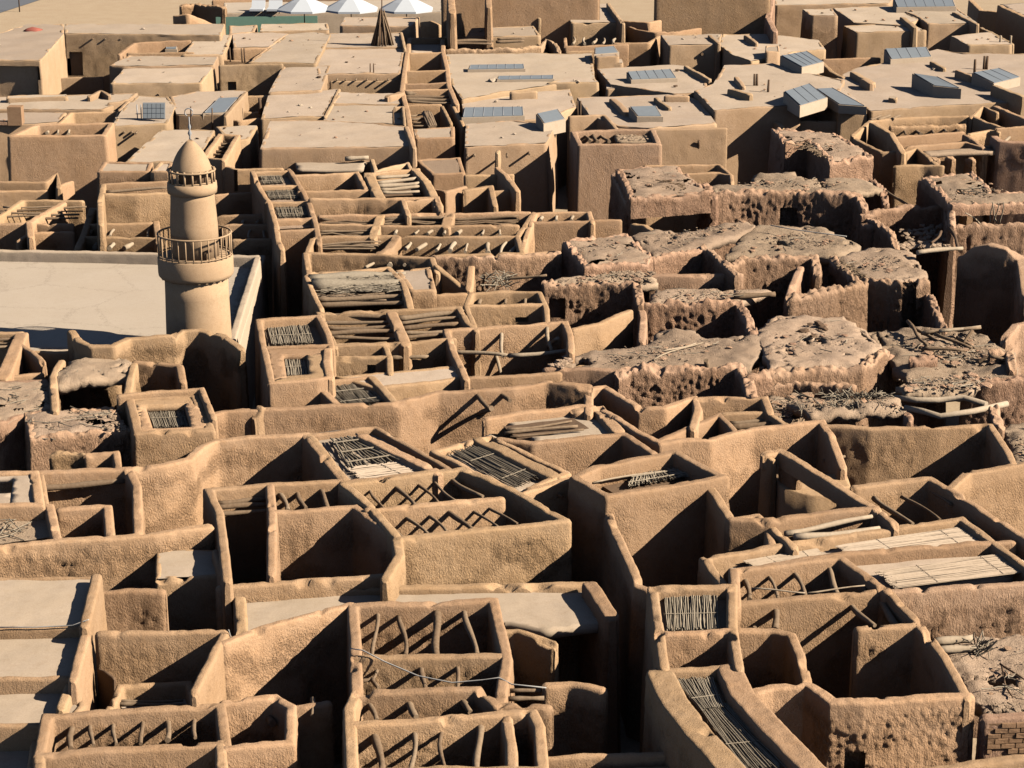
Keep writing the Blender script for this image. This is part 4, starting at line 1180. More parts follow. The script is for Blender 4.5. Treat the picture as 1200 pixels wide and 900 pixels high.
h = ruin('ruined house with a dark red shaded side and frayed straw along its roof edge', z=6.2)
h.block([(903, 151), (978, 156), (1000, 168), (1024, 183), (972, 189), (946, 165), (920, 168)], amp=.06, t=.4)
litter(h, [(925, 158), (978, 158), (1018, 182), (974, 186), (946, 165)], 6.2, 80, .09)
h.sticks([(920, 168), (946, 165), (972, 189), (965, 180)], z=6.2, n=90, ln=.5, r=.02, mat='timber', name='straw_edge')

h = ruin('pair of caved-in ruin roofs with a brick-built lower wall and black pit between', z=5.4)
h.block([(658, 282), (735, 273), (766, 300), (760, 308), (684, 313)], amp=.07, t=.4)
h.roof([(735, 273), (800, 268), (870, 258), (886, 264), (822, 290), (766, 300)], z=5.35, amp=.08, thick=.35)
h.wall([(824, 288), (842, 302), (862, 318)], t=.4)
h.wall([(766, 300), (824, 290)], t=.35)
h.wall([(762, 322), (810, 322), (867, 320)], t=.45, z=5.0, rough=1.0)
h.bricks((764, 321), (867, 319), 4.95, 3.2)
litter(h, [(662, 283), (735, 275), (760, 300), (690, 310)], 5.4, 90, .09)
litter(h, [(740, 276), (870, 260), (880, 264), (770, 297)], 5.4, 90, .1)
h.bricks((640, 335), (700, 334), 4.5, 3.2, half=.2, skip=.35)
h.rubble([(700, 318), (750, 310), (775, 322), (765, 330), (700, 322)], z=5.0, n=70, size=.18, name='bricks_fallen')

h = ruin('ruined house front with a black doorway and heavily pocked plaster', z=5.0, rough=1.9)
h.roof([(640, 332), (655, 325), (690, 320), (752, 312), (772, 330), (748, 333), (700, 332)], z=4.95, amp=.07, thick=.3)
h.wall([(639, 332), (700, 331), (746, 333), (750, 352)], t=.45, holes=[(644, 350, 662, 373)])
litter(h, [(642, 332), (690, 322), (752, 314), (766, 330)], 5.0, 110, .1)
h.wall([(750, 352), (754, 372), (752, 398)], t=.4, z=4.6, rough=.8)
h = T('mud_wall', 'sloping ochre wall crossed by shadow below the pocked ruin front', 'wall', 4.8, rough=.6)
h.wall([(671, 385), (700, 379), (738, 363)], t=.34)

h = ruin('ruin with vertical rain gullies down its face, below the brick-built wall', z=4.9, rough=1.9)
h.wall([(756, 354), (810, 354), (866, 353), (875, 370), (884, 390)], t=.45)
h.roof([(756, 352), (770, 336), (866, 337), (904, 338), (866, 352)], z=4.8, amp=.06, thick=.3)
litter(h, [(760, 350), (790, 338), (890, 340), (866, 352)], 4.9, 90, .1)
h.beams([(864, 347, 905, 345)], z=4.9, r=.14, mat='timber', name='log')

h = ruin('broad sandy ruin roof with two thin bleached sticks and a wooden post in front', z=4.8, rough=1.9)
h.roof([(640, 428), (662, 415), (700, 408), (765, 398), (772, 386), (816, 384), (822, 393), (890, 393), (905, 400), (880, 425), (868, 428), (735, 430)], z=4.75, amp=.08, thick=.35)
h.wall([(726, 436), (735, 431), (800, 430), (866, 429), (876, 445), (882, 465)], t=.5)
h.wall([(640, 431), (690, 431), (728, 433)], t=.4, rough=1.2)
h.poles([((766, 422, 4.85), (822, 400, 4.85)), ((778, 412, 4.85), (815, 402, 4.85))], r=.03, mat='pale_timber', name='stick')
h.poles([((828, 455, 3.4), (828, 423, 4.9))], r=.13, mat='timber', name='post')
litter(h, [(660, 420), (770, 392), (890, 395), (870, 424), (735, 428)], 4.8, 160, .08, 40)
h.rubble([(640, 430), (665, 416), (672, 422), (660, 432)], z=4.85, n=60, size=.14, name='rubble_heap')

h = ruin('sandy ruin terrace with scattered dark stones and a ribbed mud front', z=4.9, rough=1.9)
h.roof([(886, 386), (905, 369), (985, 371), (1016, 386), (1034, 406), (1006, 427), (900, 429)], z=4.85, amp=.06, thick=.35)
h.wall([(898, 436), (950, 432), (1006, 430), (1036, 410)], t=.5)
h.wall([(880, 440), (898, 437)], t=.5)
litter(h, [(890, 388), (985, 373), (1028, 405), (905, 426)], 4.88, 130, .07, 14)
h.rubble([(930, 380), (960, 378), (985, 390), (940, 400)], z=4.9, n=8, size=.25, mat='dark_timber', name='dark_stones')
h.bricks((902, 440), (1000, 435), 4.4, 3.2, half=.22, skip=.4)
h.rubble([(880, 410), (910, 405), (960, 440), (890, 446)], z=4.4, n=50, size=.22, name='rubble_heap')

h = ruin('ruin with a lumpy pink mud face and a tall narrow black doorway', z=5.3, rough=1.9)
h.roof([(974, 302), (1020, 288), (1068, 291), (1087, 320), (1052, 332), (1006, 325)], z=5.25, amp=.07, thick=.35)
h.bricks((928, 351), (1004, 338), 4.9, 3.4, half=.22, skip=.3)
h.wall([(926, 347), (965, 341), (1006, 333), (1014, 326), (1055, 330), (1084, 327)], t=.5, holes=[(1057, 331, 1074, 384)])
h.wall([(976, 304), (1006, 328)], t=.4)
h.wall([(1078, 334), (1092, 350), (1106, 385)], t=.4, z=4.7)
litter(h, [(982, 303), (1066, 293), (1078, 318), (1010, 322)], 5.3, 100, .09)
h.sticks([(976, 302), (1004, 318), (1010, 326), (990, 316)], z=5.3, n=80, ln=.6, r=.02, mat='timber', name='straw_edge')

h = ruin('gullied ruin wall under a sandy shelf with a sagging rope', z=5.2, rough=1.9)
h.roof([(848, 300), (868, 275), (886, 264), (962, 263), (1010, 286), (976, 302), (955, 298)], z=5.15, amp=.07, thick=.35)
h.bricks((872, 306), (954, 304), 4.7, 3.2, half=.2, skip=.45)
h.wall([(852, 312), (870, 302), (955, 300), (958, 320)], t=.45)
litter(h, [(856, 298), (886, 268), (960, 266), (1000, 286), (970, 298)], 5.2, 130, .09)
h.tube([P(x, y, z) for x, y, z in ((903, 264, 5.6), (930, 269, 5.5), (960, 273, 5.5), (992, 277, 5.6))], .025, 'cable', 'rope')
h.wall([(925, 345), (930, 330), (938, 312)], t=.4, rough=1.2)

h = ruin('broken brick wall with a jagged red-shaded gap beside stacked rubble', z=5.2, rough=1.6)
h.wall([(1012, 250), (1035, 246), (1060, 242), (1110, 241), (1113, 262)], t=.45)
h.bricks((1055, 252), (1108, 250), 4.7, 3.6)
h.wall([(1014, 262), (1022, 264)], t=.5, z=4.8)
h.rubble([(1050, 268), (1110, 262), (1120, 285), (1060, 290)], z=4.4, n=110, size=.2, name='rubble_heap')
h.wall([(1014, 252), (1044, 270), (1050, 290)], t=.4, z=5.0)

h = ruin('low ruin wall with vertical gullies in front of a porch of thin bleached sticks', z=5.2, rough=1.8)
h.wall([(1112, 264), (1160, 263), (1230, 261)], t=.45)
h.bricks((1116, 267), (1200, 265), 4.8, 3.4, half=.2, skip=.45)
h.rubble([(1040, 285), (1110, 280), (1120, 292), (1045, 296)], z=4.5, n=70, size=.22, name='rubble_heap')
h.wall([(1114, 240), (1116, 262)], t=.4, z=5.6)
h.poles([((1160, 262, 5.0), (1163, 238, 6.3)), ((1168, 262, 5.0), (1162, 236, 6.3)), ((1150, 262, 4.9), (1132, 250, 5.8)), ((1172, 262, 5.0), (1176, 237, 6.3)), ((1165, 262, 5.0), (1170, 238, 6.3))], r=.035, mat='pale_timber', name='stick')
h = ruin('ruin roof of crumbling layers above the porch of thin bleached sticks', z=6.0, rough=1.6)
h.block([(1080, 208), (1140, 201), (1166, 226), (1230, 224), (1230, 236), (1115, 241)], amp=.07, t=.4, base=5.4)
h.wall([(1080, 211), (1095, 225), (1114, 243)], t=.45, z=5.4)
litter(h, [(1086, 209), (1138, 203), (1166, 230), (1200, 230), (1118, 239)], 6.0, 160, .09, 60)

h = ruin('great black ruined hall with one curved red gable wall', z=5.6, rough=1.0)
h.wall([(1128, 300, 5.2), (1142, 289, 5.7), (1160, 285, 6.0), (1180, 290, 5.9), (1197, 303, 5.4), (1203, 345, 5.0)], t=.5)
h.wall([(1178, 395), (1190, 380), (1240, 372)], t=.45, z=4.9)
h.wall([(1197, 300), (1240, 296)], t=.5, z=5.4)
h.beams([(1078, 296, 1124, 291)], z=5.5, r=.1, mat='pale_timber', name='pole')
h.beams([(1112, 270, 1126, 292), (1104, 271, 1092, 285)], z=5.3, r=.08, mat='dark_timber', name='pole')

h = ruin('heap of broken branches and rubble on a sandy ledge by the black ruined hall', z=4.7, rough=1.5)
h.roof([(1014, 388), (1060, 382), (1140, 386), (1190, 410), (1190, 440), (1060, 442), (1034, 408)], z=4.6, amp=.1, thick=.4)
h.poles([((1062, 378, 4.9), (1086, 402, 5.0)), ((1086, 402, 5.0), (1083, 412, 4.6)), ((1080, 391, 4.9), (1148, 383, 5.1)), ((1095, 391, 5.0), (1138, 408, 4.7)), ((1068, 381, 5.0), (1106, 406, 4.6)), ((1122, 395, 4.9), (1146, 412, 4.6)), ((1140, 388, 5.2), (1128, 402, 4.8)), ((1080, 408, 4.8), (1130, 411, 4.8)), ((1145, 425, 4.7), (1160, 417, 5.0)), ((1160, 417, 5.0), (1184, 424, 4.8))], r=.075, mat='timber', name='branch')
h.poles([((1100, 389, 5.0), (1150, 382, 5.1))], r=.07, mat='pale_timber', name='branch')
h.wall([(1072, 420), (1092, 418)], t=.5, z=5.0)
h.wall([(1163, 412), (1183, 410), (1186, 425)], t=.4, z=5.1)
litter(h, [(1030, 395), (1140, 390), (1185, 412), (1180, 436), (1060, 436)], 4.65, 220, .12, 80)
h.wall([(1036, 416), (1060, 412)], t=.4, z=4.7)

h = ruin('thatched ruin roof with bristling straw edge over a black gap', z=4.9, rough=1.6)
h.roof([(922, 468), (1000, 464), (1052, 463), (1064, 477), (950, 484)], z=4.9, amp=.06, thick=.3)
h.sticks([(925, 480), (1060, 476), (1062, 480), (930, 484)], z=4.75, n=150, ln=.6, r=.018, dirn=-1.2, up=-.8)
h.sticks([(960, 462), (1050, 460), (1050, 466), (960, 468)], z=5.0, n=90, ln=.5, r=.018, up=1.2, name='straw_edge')
h.wall([(1064, 482), (1065, 490)], t=.4, z=4.7)
litter(h, [(925, 466), (1050, 464), (1060, 475), (950, 481)], 4.92, 90, .08)
h = ruin('black ruin room spanned by two long wavy bleached logs', z=4.9, rough=1.7)
h.tube([P(x, y, 4.8) for x, y in ((1048, 466), (1075, 469), (1100, 469), (1130, 466), (1156, 474))], .12, 'pale_timber', 'log', 8)
h.tube([P(x, y, 4.8) for x, y in ((1060, 478), (1082, 482), (1102, 488), (1140, 482), (1180, 473))], .12, 'pale_timber', 'log', 8)
h.wall([(1134, 442), (1160, 444), (1240, 440)], t=.5)
h.wall([(1165, 478), (1172, 500)], t=.45, z=4.8)
h.roof([(1050, 448), (1100, 440), (1150, 446), (1140, 458), (1060, 460)], z=4.9, amp=.1, thick=.3)
litter(h, [(1050, 444), (1180, 436), (1150, 458), (1060, 458)], 4.95, 120, .12, 70)
h = ruin('sandy ruin floor behind the wide empty ochre courtyard, at the photo edge', z=4.7)
h.roof([(1176, 497), (1260, 490), (1260, 560), (1192, 548)], z=4.6, amp=.06, thick=.4)
litter(h, [(1180, 500), (1240, 496), (1240, 550), (1194, 542)], 4.65, 60, .08)
h = ruin('straw and rubble mound between the ribbed mud front and the zigzag wall', z=4.4, rough=1.5)
h.roof([(896, 468), (950, 458), (960, 485), (910, 495)], z=4.3, amp=.15, thick=.3)
litter(h, [(898, 468), (950, 462), (955, 486), (912, 490)], 4.4, 120, .13, 60)
h.wall([(880, 450), (930, 446), (1000, 452)], t=.4, z=4.5)

# right bottom ruins
h = ruin('sandy ruin yard with thin sticks and bleached logs under a very rough wall', z=4.4)
h.roof([(1095, 750), (1130, 742), (1260, 738), (1260, 838), (1152, 832), (1135, 812)], z=4.35, amp=.04, thick=.4)
h.sticks([(1135, 752), (1155, 748), (1160, 764), (1140, 768)], z=4.5, n=30, ln=.5, r=.02, up=1.6)
h.beams([(1100, 752, 1135, 748), (1104, 762, 1140, 760)], z=4.5, r=.1, mat='pale_timber', name='log')
litter(h, [(1130, 755), (1220, 750), (1220, 825), (1150, 820)], 4.4, 60, .05, 24)
h.poles([((1172, 780, 4.42), (1186, 818, 4.42)), ((1172, 778, 4.42), (1200, 796, 4.42))], r=.03, mat='dark_timber', name='stick')
h = T('brick_house', 'low mud-brick house end with pierced brick openings beside the sandy ruin yard', 'house', 4.6, rough=1.4, mat='ruin')
h.wall([(1155, 838), (1200, 836), (1260, 835)], t=.4, rough=1.0, holes=[(1166, 860, 1180, 868), (1170, 868, 1186, 878)])
h.bricks((1156, 843), (1240, 841), 4.45, 1.6, bw=.36, bh=.15)
h.rubble([(1155, 826), (1240, 822), (1240, 836), (1156, 838)], z=4.35, n=90, size=.13)
h = T('mud_wall', 'pale low wall crest running along the foot of the mud-brick house', 'wall', 4.3, rough=.6)
h.wall([(1066, 904), (1120, 897), (1185, 888), (1240, 884)], t=.4)
# ================================================================== far rows of restored flat roofs
def flat(label, polys, z=5.2, rough=.35, **k):
    h = T('flat_roofed_house', label, 'house', z, rough=rough, mat='ochre')
    for i, p in enumerate(polys):
        kk = dict(k)
        zz = z
        if isinstance(p, tuple): p, zz = p
        h.block(p, z=zz, drop=.005, t=.3, amp=.03, wob=.05, **kk)
        h.rubble(p, z=zz + .03, n=random.randint(2, 5), size=.16, mat=random.choice(('ruin', 'dark_timber', 'roof')), name='stone')
    return h
def vigas(h, L, z, n=.35, r=.07):
    for x, y in L:
        a = P(x, y, z); v, q, p = tube_vq([a + np.array((0, .2, 0)), a + np.array((0, -n, -.02))], r, 6); h.part('roof_pole', v, q, p, 'timber')

g = T('road', None, None, kindprop='structure')
a = np.array([P(-80, 17, .05), P(-80, -60, .05), P(70, -60, .05), P(52, -2, .05), P(34, 4, .05), P(0, 15, .05)])
g.part('road', a, None, [list(range(6))[::-1]], 'asphalt')
h = T('lamp_post', 'thin dark pole standing on the sand beside the grey road', 'pole')
h.tube([P(23, 14, 0), P(23, 14, 0) + np.array((0, 0, 5.0))], .07, 'dark_timber', 'pole')

h = flat('large flat-roofed house with black porch front and little white roof poles beside the sand',
         [[(-70, 46), (0, 38), (32, 28), (75, 28), (75, 40), (48, 71), (-70, 69)]], 6.2, holes=[(-70, 78, 46, 114)])
vigas(h, [(6, 73), (17, 73), (28, 73), (40, 73), (47, 73)], 5.95)
h = T('cloth_bundle', 'rust red cloth bundle lying on the flat roof beside the sand yard', 'cloth')
hp = P(38, 36, 6.2)
h.lathe((hp[0], hp[1]), [(.75, 6.14), (.7, 6.28), (.4, 6.42), (.1, 6.5)], 'red', 'cloth_bundle', 12, disp=.3)
h = flat('long flat-roofed house with an ochre front, black doorway and a row of pole stubs', [[(76, 28), (264, 28), (259, 41), (75, 39)]], 6.2, holes=[(80, 60, 97, 89)])
vigas(h, [(80, 44), (88, 43), (109, 45), (124, 45), (142, 45), (163, 45), (172, 44), (197, 44)], 5.8)
h.wall([(67, 91), (120, 90)], z=3.4, t=.25, rough=.3)
h = flat('flat-roofed house in two levels with an ochre front and two drain spouts', [([(128, 77), (150, 65), (256, 66), (251, 76), (146, 78)], 5.6), ([(146, 79), (251, 77), (237, 97), (129, 98)], 5.4)])
h.beams([(173, 101, 177, 105), (183, 109, 187, 112)], z=4.6, r=.09, name='spout', wob=0)
h = T('mud_house', 'shallow open room with a small blue-grey roof pane behind the two-level flat roofs', 'house', 5.8, rough=.3)
h.wall([(140, 63), (157, 50), (190, 48), (222, 47)], t=.34)
h.wall([(150, 62), (226, 61)], t=.3)
h.skylight([(195, 51), (207, 51), (206, 57), (195, 57)], 5.0, lift=(.4, .3))
h = flat('pale flat roof pair between the small blue-grey pane and the wall with green poolside', [([(230, 42), (272, 41), (262, 64), (213, 65)], 5.7), ([(272, 41), (293, 37), (339, 39), (316, 55), (273, 56)], 5.6)])
h = T('mud_house', 'little red-shaded roof room with slim posts between pale flat roofs', 'house', 5.5, rough=.5)
h.wall([(274, 57), (314, 56), (296, 70)], t=.3, z=5.6)
h.wall([(254, 70), (298, 71)], t=.3, z=5.2)
h.posts([(270, 71), (284, 72), (287, 72)], 5.2, 1.0)
h = flat('wide flat roof with an ochre front wall and half-hidden small doorway', [[(338, 40), (368, 37), (388, 40), (371, 74), (290, 74)]], 5.6)
h.wall([(258, 76), (300, 75), (330, 75)], t=.34, z=5.6, holes=[(267, 95, 277, 106)])
h = flat('smooth flat roof stepping down in front of the ochre front wall', [([(331, 77), (388, 77), (377, 105), (314, 109)], 5.3), ([(314, 110), (397, 104), (381, 136), (305, 139)], 5.1)])
h.wall([(397, 104), (390, 120), (381, 136)], t=.3, z=5.2)
h = flat('flat-roofed house with a flush blue-grey glass panel and bright end parapet', [[(198, 113), (230, 107), (289, 106), (264, 135), (206, 134)]], 5.3)
h.wall([(288, 107), (264, 135)], z=5.5, t=.35, name='parapet')
h.skylight([(257, 115), (279, 114), (264, 131), (240, 132)], 5.3, lift=(.16, .12), panes=1)
h = T('mud_house', 'small sunlit court with a rough ledge and dark post beside the flush glass panel', 'house', 5.1, rough=.6)
h.wall([(286, 112), (330, 111)], t=.3)
h.wall([(264, 139), (280, 141), (309, 138), (318, 130)], t=.35, z=4.8)
h.wall([(272, 131), (304, 131)], t=.4, z=4.5, rough=1.3)
h.posts([(305, 132)], 4.6, 1.0, r=.12)
h.posts([(224, 148), (249, 150)], 4.6, 1.3, r=.05)
h = flat('long pale roof with a low ledge box, in front of the black porch', [[(-70, 118), (5, 113), (162, 109), (150, 117), (122, 128), (-70, 129)]], 5.2)
h.block([(8, 112), (78, 110), (80, 113), (7, 115)], z=5.5, base=5.0, drop=.02, t=.2)
h.wall([(105, 112), (118, 106), (127, 110)], t=.4, z=5.6)
h.wall([(128, 120), (150, 118), (140, 128)], t=.3, z=5.4)
h = flat('flat roof carrying a square brick-red chimney box', [[(-70, 131), (79, 131), (69, 143), (40, 145), (-70, 147)]], 5.0)
cz = P(18, 146, 5.0)
h.box(cz + np.array((0, .3, .55)), (.45, 0, 0), (0, .4, 0), (0, 0, .6), 'brick', 'chimney')
h.box(cz + np.array((-1.2, .2, .08)), (.7, 0, 0), (0, .3, 0), (0, 0, .1), 'ruin', 'chimney_base')
h = T('mud_house', 'small open court with bright side wall behind the tall walled yard', 'house', 5.2, rough=.3)
h.wall([(68, 145), (83, 132), (110, 131), (140, 130), (134, 143)], t=.32)
h = T('mud_house', 'tall walled yard house with a long stained ochre front, white corner and short beams', 'house', 6.0, rough=.35)
h.wall([(42, 146), (80, 145), (130, 144), (122, 158), (14, 159)], t=.42, closed=True)
h.beams([(40, 156, 46, 149), (54, 156, 60, 149), (68, 156, 72, 149), (80, 156, 85, 149)], z=5.6, r=.08, mat='pale_timber')
vigas(h, [(36, 163), (52, 163)], 5.7)
h.posts([(73, 212)], 3.0, 1.6, r=.05)
h = flat('house with a tall green-black slatted panel rack on its roof and pole stubs below', [[(160, 112), (198, 113), (206, 125), (197, 145), (130, 148), (142, 129)]], 5.4)
vigas(h, [(146, 154), (150, 153), (155, 154), (160, 155)], 5.0)
h = T('solar_panel', 'framed dark green grid panel standing on the flat roof near the minaret finial', 'panel')
pc = P(181, 141, 5.4)
i = h.box(pc + np.array((0, 0, .62)), (.72, 0, 0), (0, .16, .5), (0, -.02, .01), 'steel', 'frame')
for r_ in range(3):
    for c_ in range(5):
        h.box(pc + np.array((-.56 + .28 * c_, -.04 + .1 * (r_ - 1), .62 + .31 * (r_ - 1))), (.125, 0, 0), (0, .045, .14), (0, -.02, .006), 'glass', 'cell')
for sx in (-.6, .6): h.tube([pc + np.array((sx, .5, 0)), pc + np.array((sx, .1, .7))], .03, 'steel', 'leg')
for sx in (-.85, -1.1): h.tube([pc + np.array((sx, .1, 0)), pc + np.array((sx, .1, 1.0))], .035, 'steel', 'rack_post')
h.tube([pc + np.array((-1.2, .1, .4)), pc + np.array((-.8, .1, .4))], .03, 'steel', 'rack_bar')
h = flat('wide flat roof just behind the minaret dome', [[(188, 152), (252, 152), (238, 178), (206, 190), (146, 190)]], 5.2)
h = T('mud_house', 'narrow stepped cell filled with split logs beside the minaret dome', 'house', 5.4, rough=.35)
h.wall([(240, 182), (258, 157), (278, 158), (262, 187)], t=.4)
h.wall([(240, 184), (262, 187)], t=.3)
h.beams([(252, 161, 272, 161), (250, 165, 270, 165), (247, 169, 268, 169), (245, 173, 266, 173), (243, 177, 264, 178), (242, 181, 262, 182)], z=5.0, r=.10, name='log')
h = flat('small pale roof slab over the black lane beside the split log cell', [[(252, 148), (302, 147), (292, 163), (268, 166)]], 5.0)
h = T('mud_wall', 'plain ochre wall with one dark slit at the end of the black lane', 'wall', 5.0, rough=.3)
h.wall([(248, 190), (276, 198), (330, 197)], t=.34, holes=[(275, 199, 278, 224)])
h = T('mud_wall', 'low wall with a bright kinked end below the tall walled yard', 'wall', 4.4, rough=.3)
h.wall([(-30, 213), (53, 213), (67, 203), (69, 219)], t=.4)
h.wall([(-30, 224), (54, 223)], t=.3, z=4.0)
h.wall([(70, 217), (84, 212)], t=.3, z=3.6)

# centre flat roofs
h = flat('widest flat roof in front of the stepped smooth roofs, with ragged white end', [[(316, 141), (380, 141), (476, 148), (484, 172), (304, 174)]], 5.4)
h.wall([(476, 148), (480, 158), (485, 172)], z=5.7, t=.35, name='parapet')
h.wall([(345, 186), (436, 188), (440, 198)], t=.34, z=4.6)
h.wall([(436, 186), (440, 200), (478, 190), (482, 200)], t=.34, z=4.8)
h.beams([(407, 186, 430, 185)], z=4.8, r=.1, mat='pale_timber', name='log')
h.roof([(345, 189), (430, 188), (426, 199), (348, 199)], z=4.5, thick=.2)
h = flat('low pale roof with two shaded notches behind the widest flat roof', [([(398, 108), (471, 110), (470, 122), (386, 122)], 5.2), ([(384, 123), (470, 123), (474, 146), (378, 142)], 5.1)])
h.wall([(455, 112), (470, 108)], z=5.6, t=.5)
h.wall([(463, 125), (472, 124), (474, 145)], z=5.5, t=.25)
h.posts([(461, 145)], 5.1, .9, r=.06)
h = flat('flat roof with a front ledge of small stubs and two thin posts', [[(366, 58), (475, 57), (470, 86), (372, 87)]], 5.3)
h.wall([(388, 95), (471, 94)], t=.3, z=4.9)
vigas(h, [(395, 93), (405, 93), (417, 93), (430, 93), (442, 93), (455, 93), (464, 93)], 5.0)
h.posts([(434, 92), (438, 92)], 4.9, 1.1, r=.05)
h = flat('flat roof where the cone of bundled sticks stands', [[(372, 39), (471, 38), (474, 55), (345, 57)]], 5.4)
h.wall([(470, 38), (474, 55)], z=5.7, t=.3, name='parapet')
h = T('stick_cone', 'tall cone of bundled brown sticks standing on a flat roof', 'stick bundle')
cb = P(448, 53, 5.4)
for k in range(54):
    a = random.uniform(0, 6.28); rb = random.uniform(.6, 1.0) * .95
    b0 = cb + np.array((rb * math.cos(a), rb * math.sin(a), 0)); t0 = cb + np.array((.16 * math.cos(a), .16 * math.sin(a), random.uniform(2.0, 2.9)))
    v, q, p = tube_vq([b0, b0 * .55 + t0 * .45 + np.array((.08 * math.cos(a), .08 * math.sin(a), -.1)), t0], [.07, .055, .035], 5)
    h.part('stick', v, q, p, 'dark_timber' if k % 3 else 'timber')
h.tube([cb + np.array((0, 0, 2.2)), cb + np.array((.05, 0, 4.3))], .05, 'dark_timber', 'centre_pole')
h = flat('long flat roof strip with dark eaves, in front of the white parasols', [[(404, 20), (492, 20), (482, 31), (398, 30)]], 5.8)
h = flat('dark red shaded garden wall house below the pool', [[(306, 28), (384, 27), (386, 35), (304, 37)]], 4.6)
h.block([(268, 30), (302, 29), (298, 37), (268, 40)], z=4.4, drop=.03)
h = T('mud_wall', 'hump-topped wall with a lying pole, at the end of the long roof strip', 'wall', 5.0, rough=.8)
h.wall([(494, 26, 4.9), (505, 24, 5.3), (514, 28, 5.1), (524, 33, 4.6)], t=.35)
h = T('mud_house', 'column of four open rooms stepping between white wall tops', 'house', 5.4, rough=.3)
h.wall([(480, 44), (477, 62), (474, 82), (471, 106), (477, 128), (484, 172)], t=.42)
h.wall([(519, 46), (519, 60), (524, 80), (526, 100), (535, 121)], t=.42)
h.wall([(480, 45), (528, 43)], t=.4); h.wall([(478, 62), (520, 61)], t=.3); h.wall([(473, 83), (524, 82)], t=.34); h.wall([(472, 98), (526, 97)], t=.3)
h.wall([(475, 105), (526, 104)], t=.3)
h.roof([(480, 52), (518, 52), (520, 61), (480, 62)], z=4.9, thick=.2)
h = T('mud_house', 'stick-roofed cell with a leaning hatch of boards over loose poles', 'house', 5.2, rough=.4)
h.wall([(476, 123), (516, 122)], t=.3)
h.wall([(518, 124), (528, 143)], t=.3); h.wall([(530, 122), (543, 146)], t=.3)
h.beams([(477, 110, 526, 108, 2), (477, 114, 526, 113), (478, 117, 526, 117), (478, 120, 527, 120)], z=5.1, r=.11, name='log')
h.beams([(481, 136, 498, 134), (482, 140, 502, 139), (483, 144, 504, 143), (484, 148, 505, 148)], z=5.0, r=.07, name='pole')
for k in range(5):
    h.beams([(495 + 2.4 * k, 133 - .3 * k, 503 + 2.0 * k, 149 - .5 * k)], z=5.15, r=.10, wob=.01, name='board')
h.block([(484, 151), (533, 148), (533, 161), (486, 162)], z=5.2, drop=.03)
h = T('mud_house', 'small gravel-topped slab and ochre fronts in the hollow behind the first beam rows', 'house', 5.0, rough=.4)
h.block([(486, 187), (540, 184), (546, 203), (506, 204)], z=4.7, roof='ruinroof')
h.wall([(482, 212), (495, 204), (500, 218), (522, 224), (545, 218)], t=.3)
h.wall([(546, 205), (600, 204)], t=.34)
h.wall([(545, 222), (575, 218), (580, 240)], t=.4)
h.wall([(583, 196), (592, 204), (606, 222)], t=.4, z=5.3)
h.wall([(575, 224), (606, 222)], t=.3)
h = T('mud_house', 'curved roof of bleached split logs beside a swept-up mud border', 'house', 5.3, rough=.7)
h.wall([(432, 203), (440, 220), (446, 232)], t=.6)
h.wall([(486, 198), (500, 212), (514, 240)], t=.5)
h.wall([(434, 203), (490, 197)], t=.3); h.wall([(446, 233), (510, 230)], t=.34, rough=1.2)
h.beams([(443, 209, 482, 205), (445, 214, 486, 210), (446, 218, 488, 215), (447, 222, 489, 219), (448, 226, 490, 224)], z=5.1, r=.12, mat='pale_timber', name='log')
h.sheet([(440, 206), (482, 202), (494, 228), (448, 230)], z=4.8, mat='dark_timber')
h = T('mud_house', 'row of shallow walled cells in rough pink plaster beside the split log roof', 'house', 5.2, rough=1.2)
h.wall([(345, 205), (400, 203), (418, 201), (430, 222)], t=.34)
h.wall([(350, 224), (430, 222)], t=.3)

# far centre-right
h = T('mud_house', 'tall ochre house with broken plaster stair, cut by the top of the photo', 'house', 8.0, rough=.3)
h.wall([(520, -8), (700, -8)], t=.5)
h.wall([(572, -6), (573, 8)], t=.5, z=8.0)
h.wall([(528, -4), (530, 14)], t=.6, z=8.0, rough=1.0)
h.roof([(532, 12), (556, 11), (560, 34), (532, 34)], z=3.0, mat='render', amp=.1, thick=.3)
h = flat('house top with long bundled logs and a band of log ends', [([(552, 33), (626, 30), (634, 42), (545, 43)], 5.4)])
h.beams([(528, 47, 574, 45), (529, 49, 575, 48), (529, 52, 576, 51), (585, 46, 612, 45), (584, 49, 612, 48)], z=5.3, r=.13, name='log')
h.wall([(523, 58), (600, 57), (632, 54)], t=.4, rough=1.6)
h.wall([(633, 54), (640, 46), (650, 50), (655, 58)], t=.4, z=5.2, rough=1.2)
h = flat('broad flat roof with two long low glazed strips and a stray dark stone', [([(522, 64), (600, 62), (694, 63), (698, 96), (664, 97), (600, 106), (541, 117), (528, 98)], 5.3)])
h.skylight([(552, 76), (613, 75), (614, 80), (550, 81)], 5.3, lift=(.35, .25), panes=6)
h.skylight([(585, 89), (648, 88), (648, 92), (584, 93)], 5.3, lift=(.25, .2), panes=5)
h.rubble([(572, 96), (580, 94), (592, 96)], z=5.35, n=3, size=.4, name='stone', mat='roof')
h = flat('flat roof with a long four-paned glazed strip along its back edge', [([(540, 120), (610, 110), (668, 104), (676, 125), (640, 140), (545, 142)], 5.0)])
h.skylight([(545, 126), (612, 125), (613, 135), (543, 137)], 5.0, lift=(.55, .4), panes=6)
h.wall([(600, 108), (627, 107)], t=.4, z=5.5)
h = flat('flat roof with ochre front and slanted pole shadows, above the great black pit', [([(545, 145), (600, 141), (652, 146), (641, 168), (544, 172)], 5.2)])
h.skylight([(630, 133), (653, 128), (661, 139), (638, 144)], 5.2, lift=(.8, .55), panes=1)
vigas(h, [(548, 181), (556, 180), (574, 176), (594, 181), (620, 178)], 4.7, n=.7)
h.wall([(583, 178), (584, 176)], t=.3)
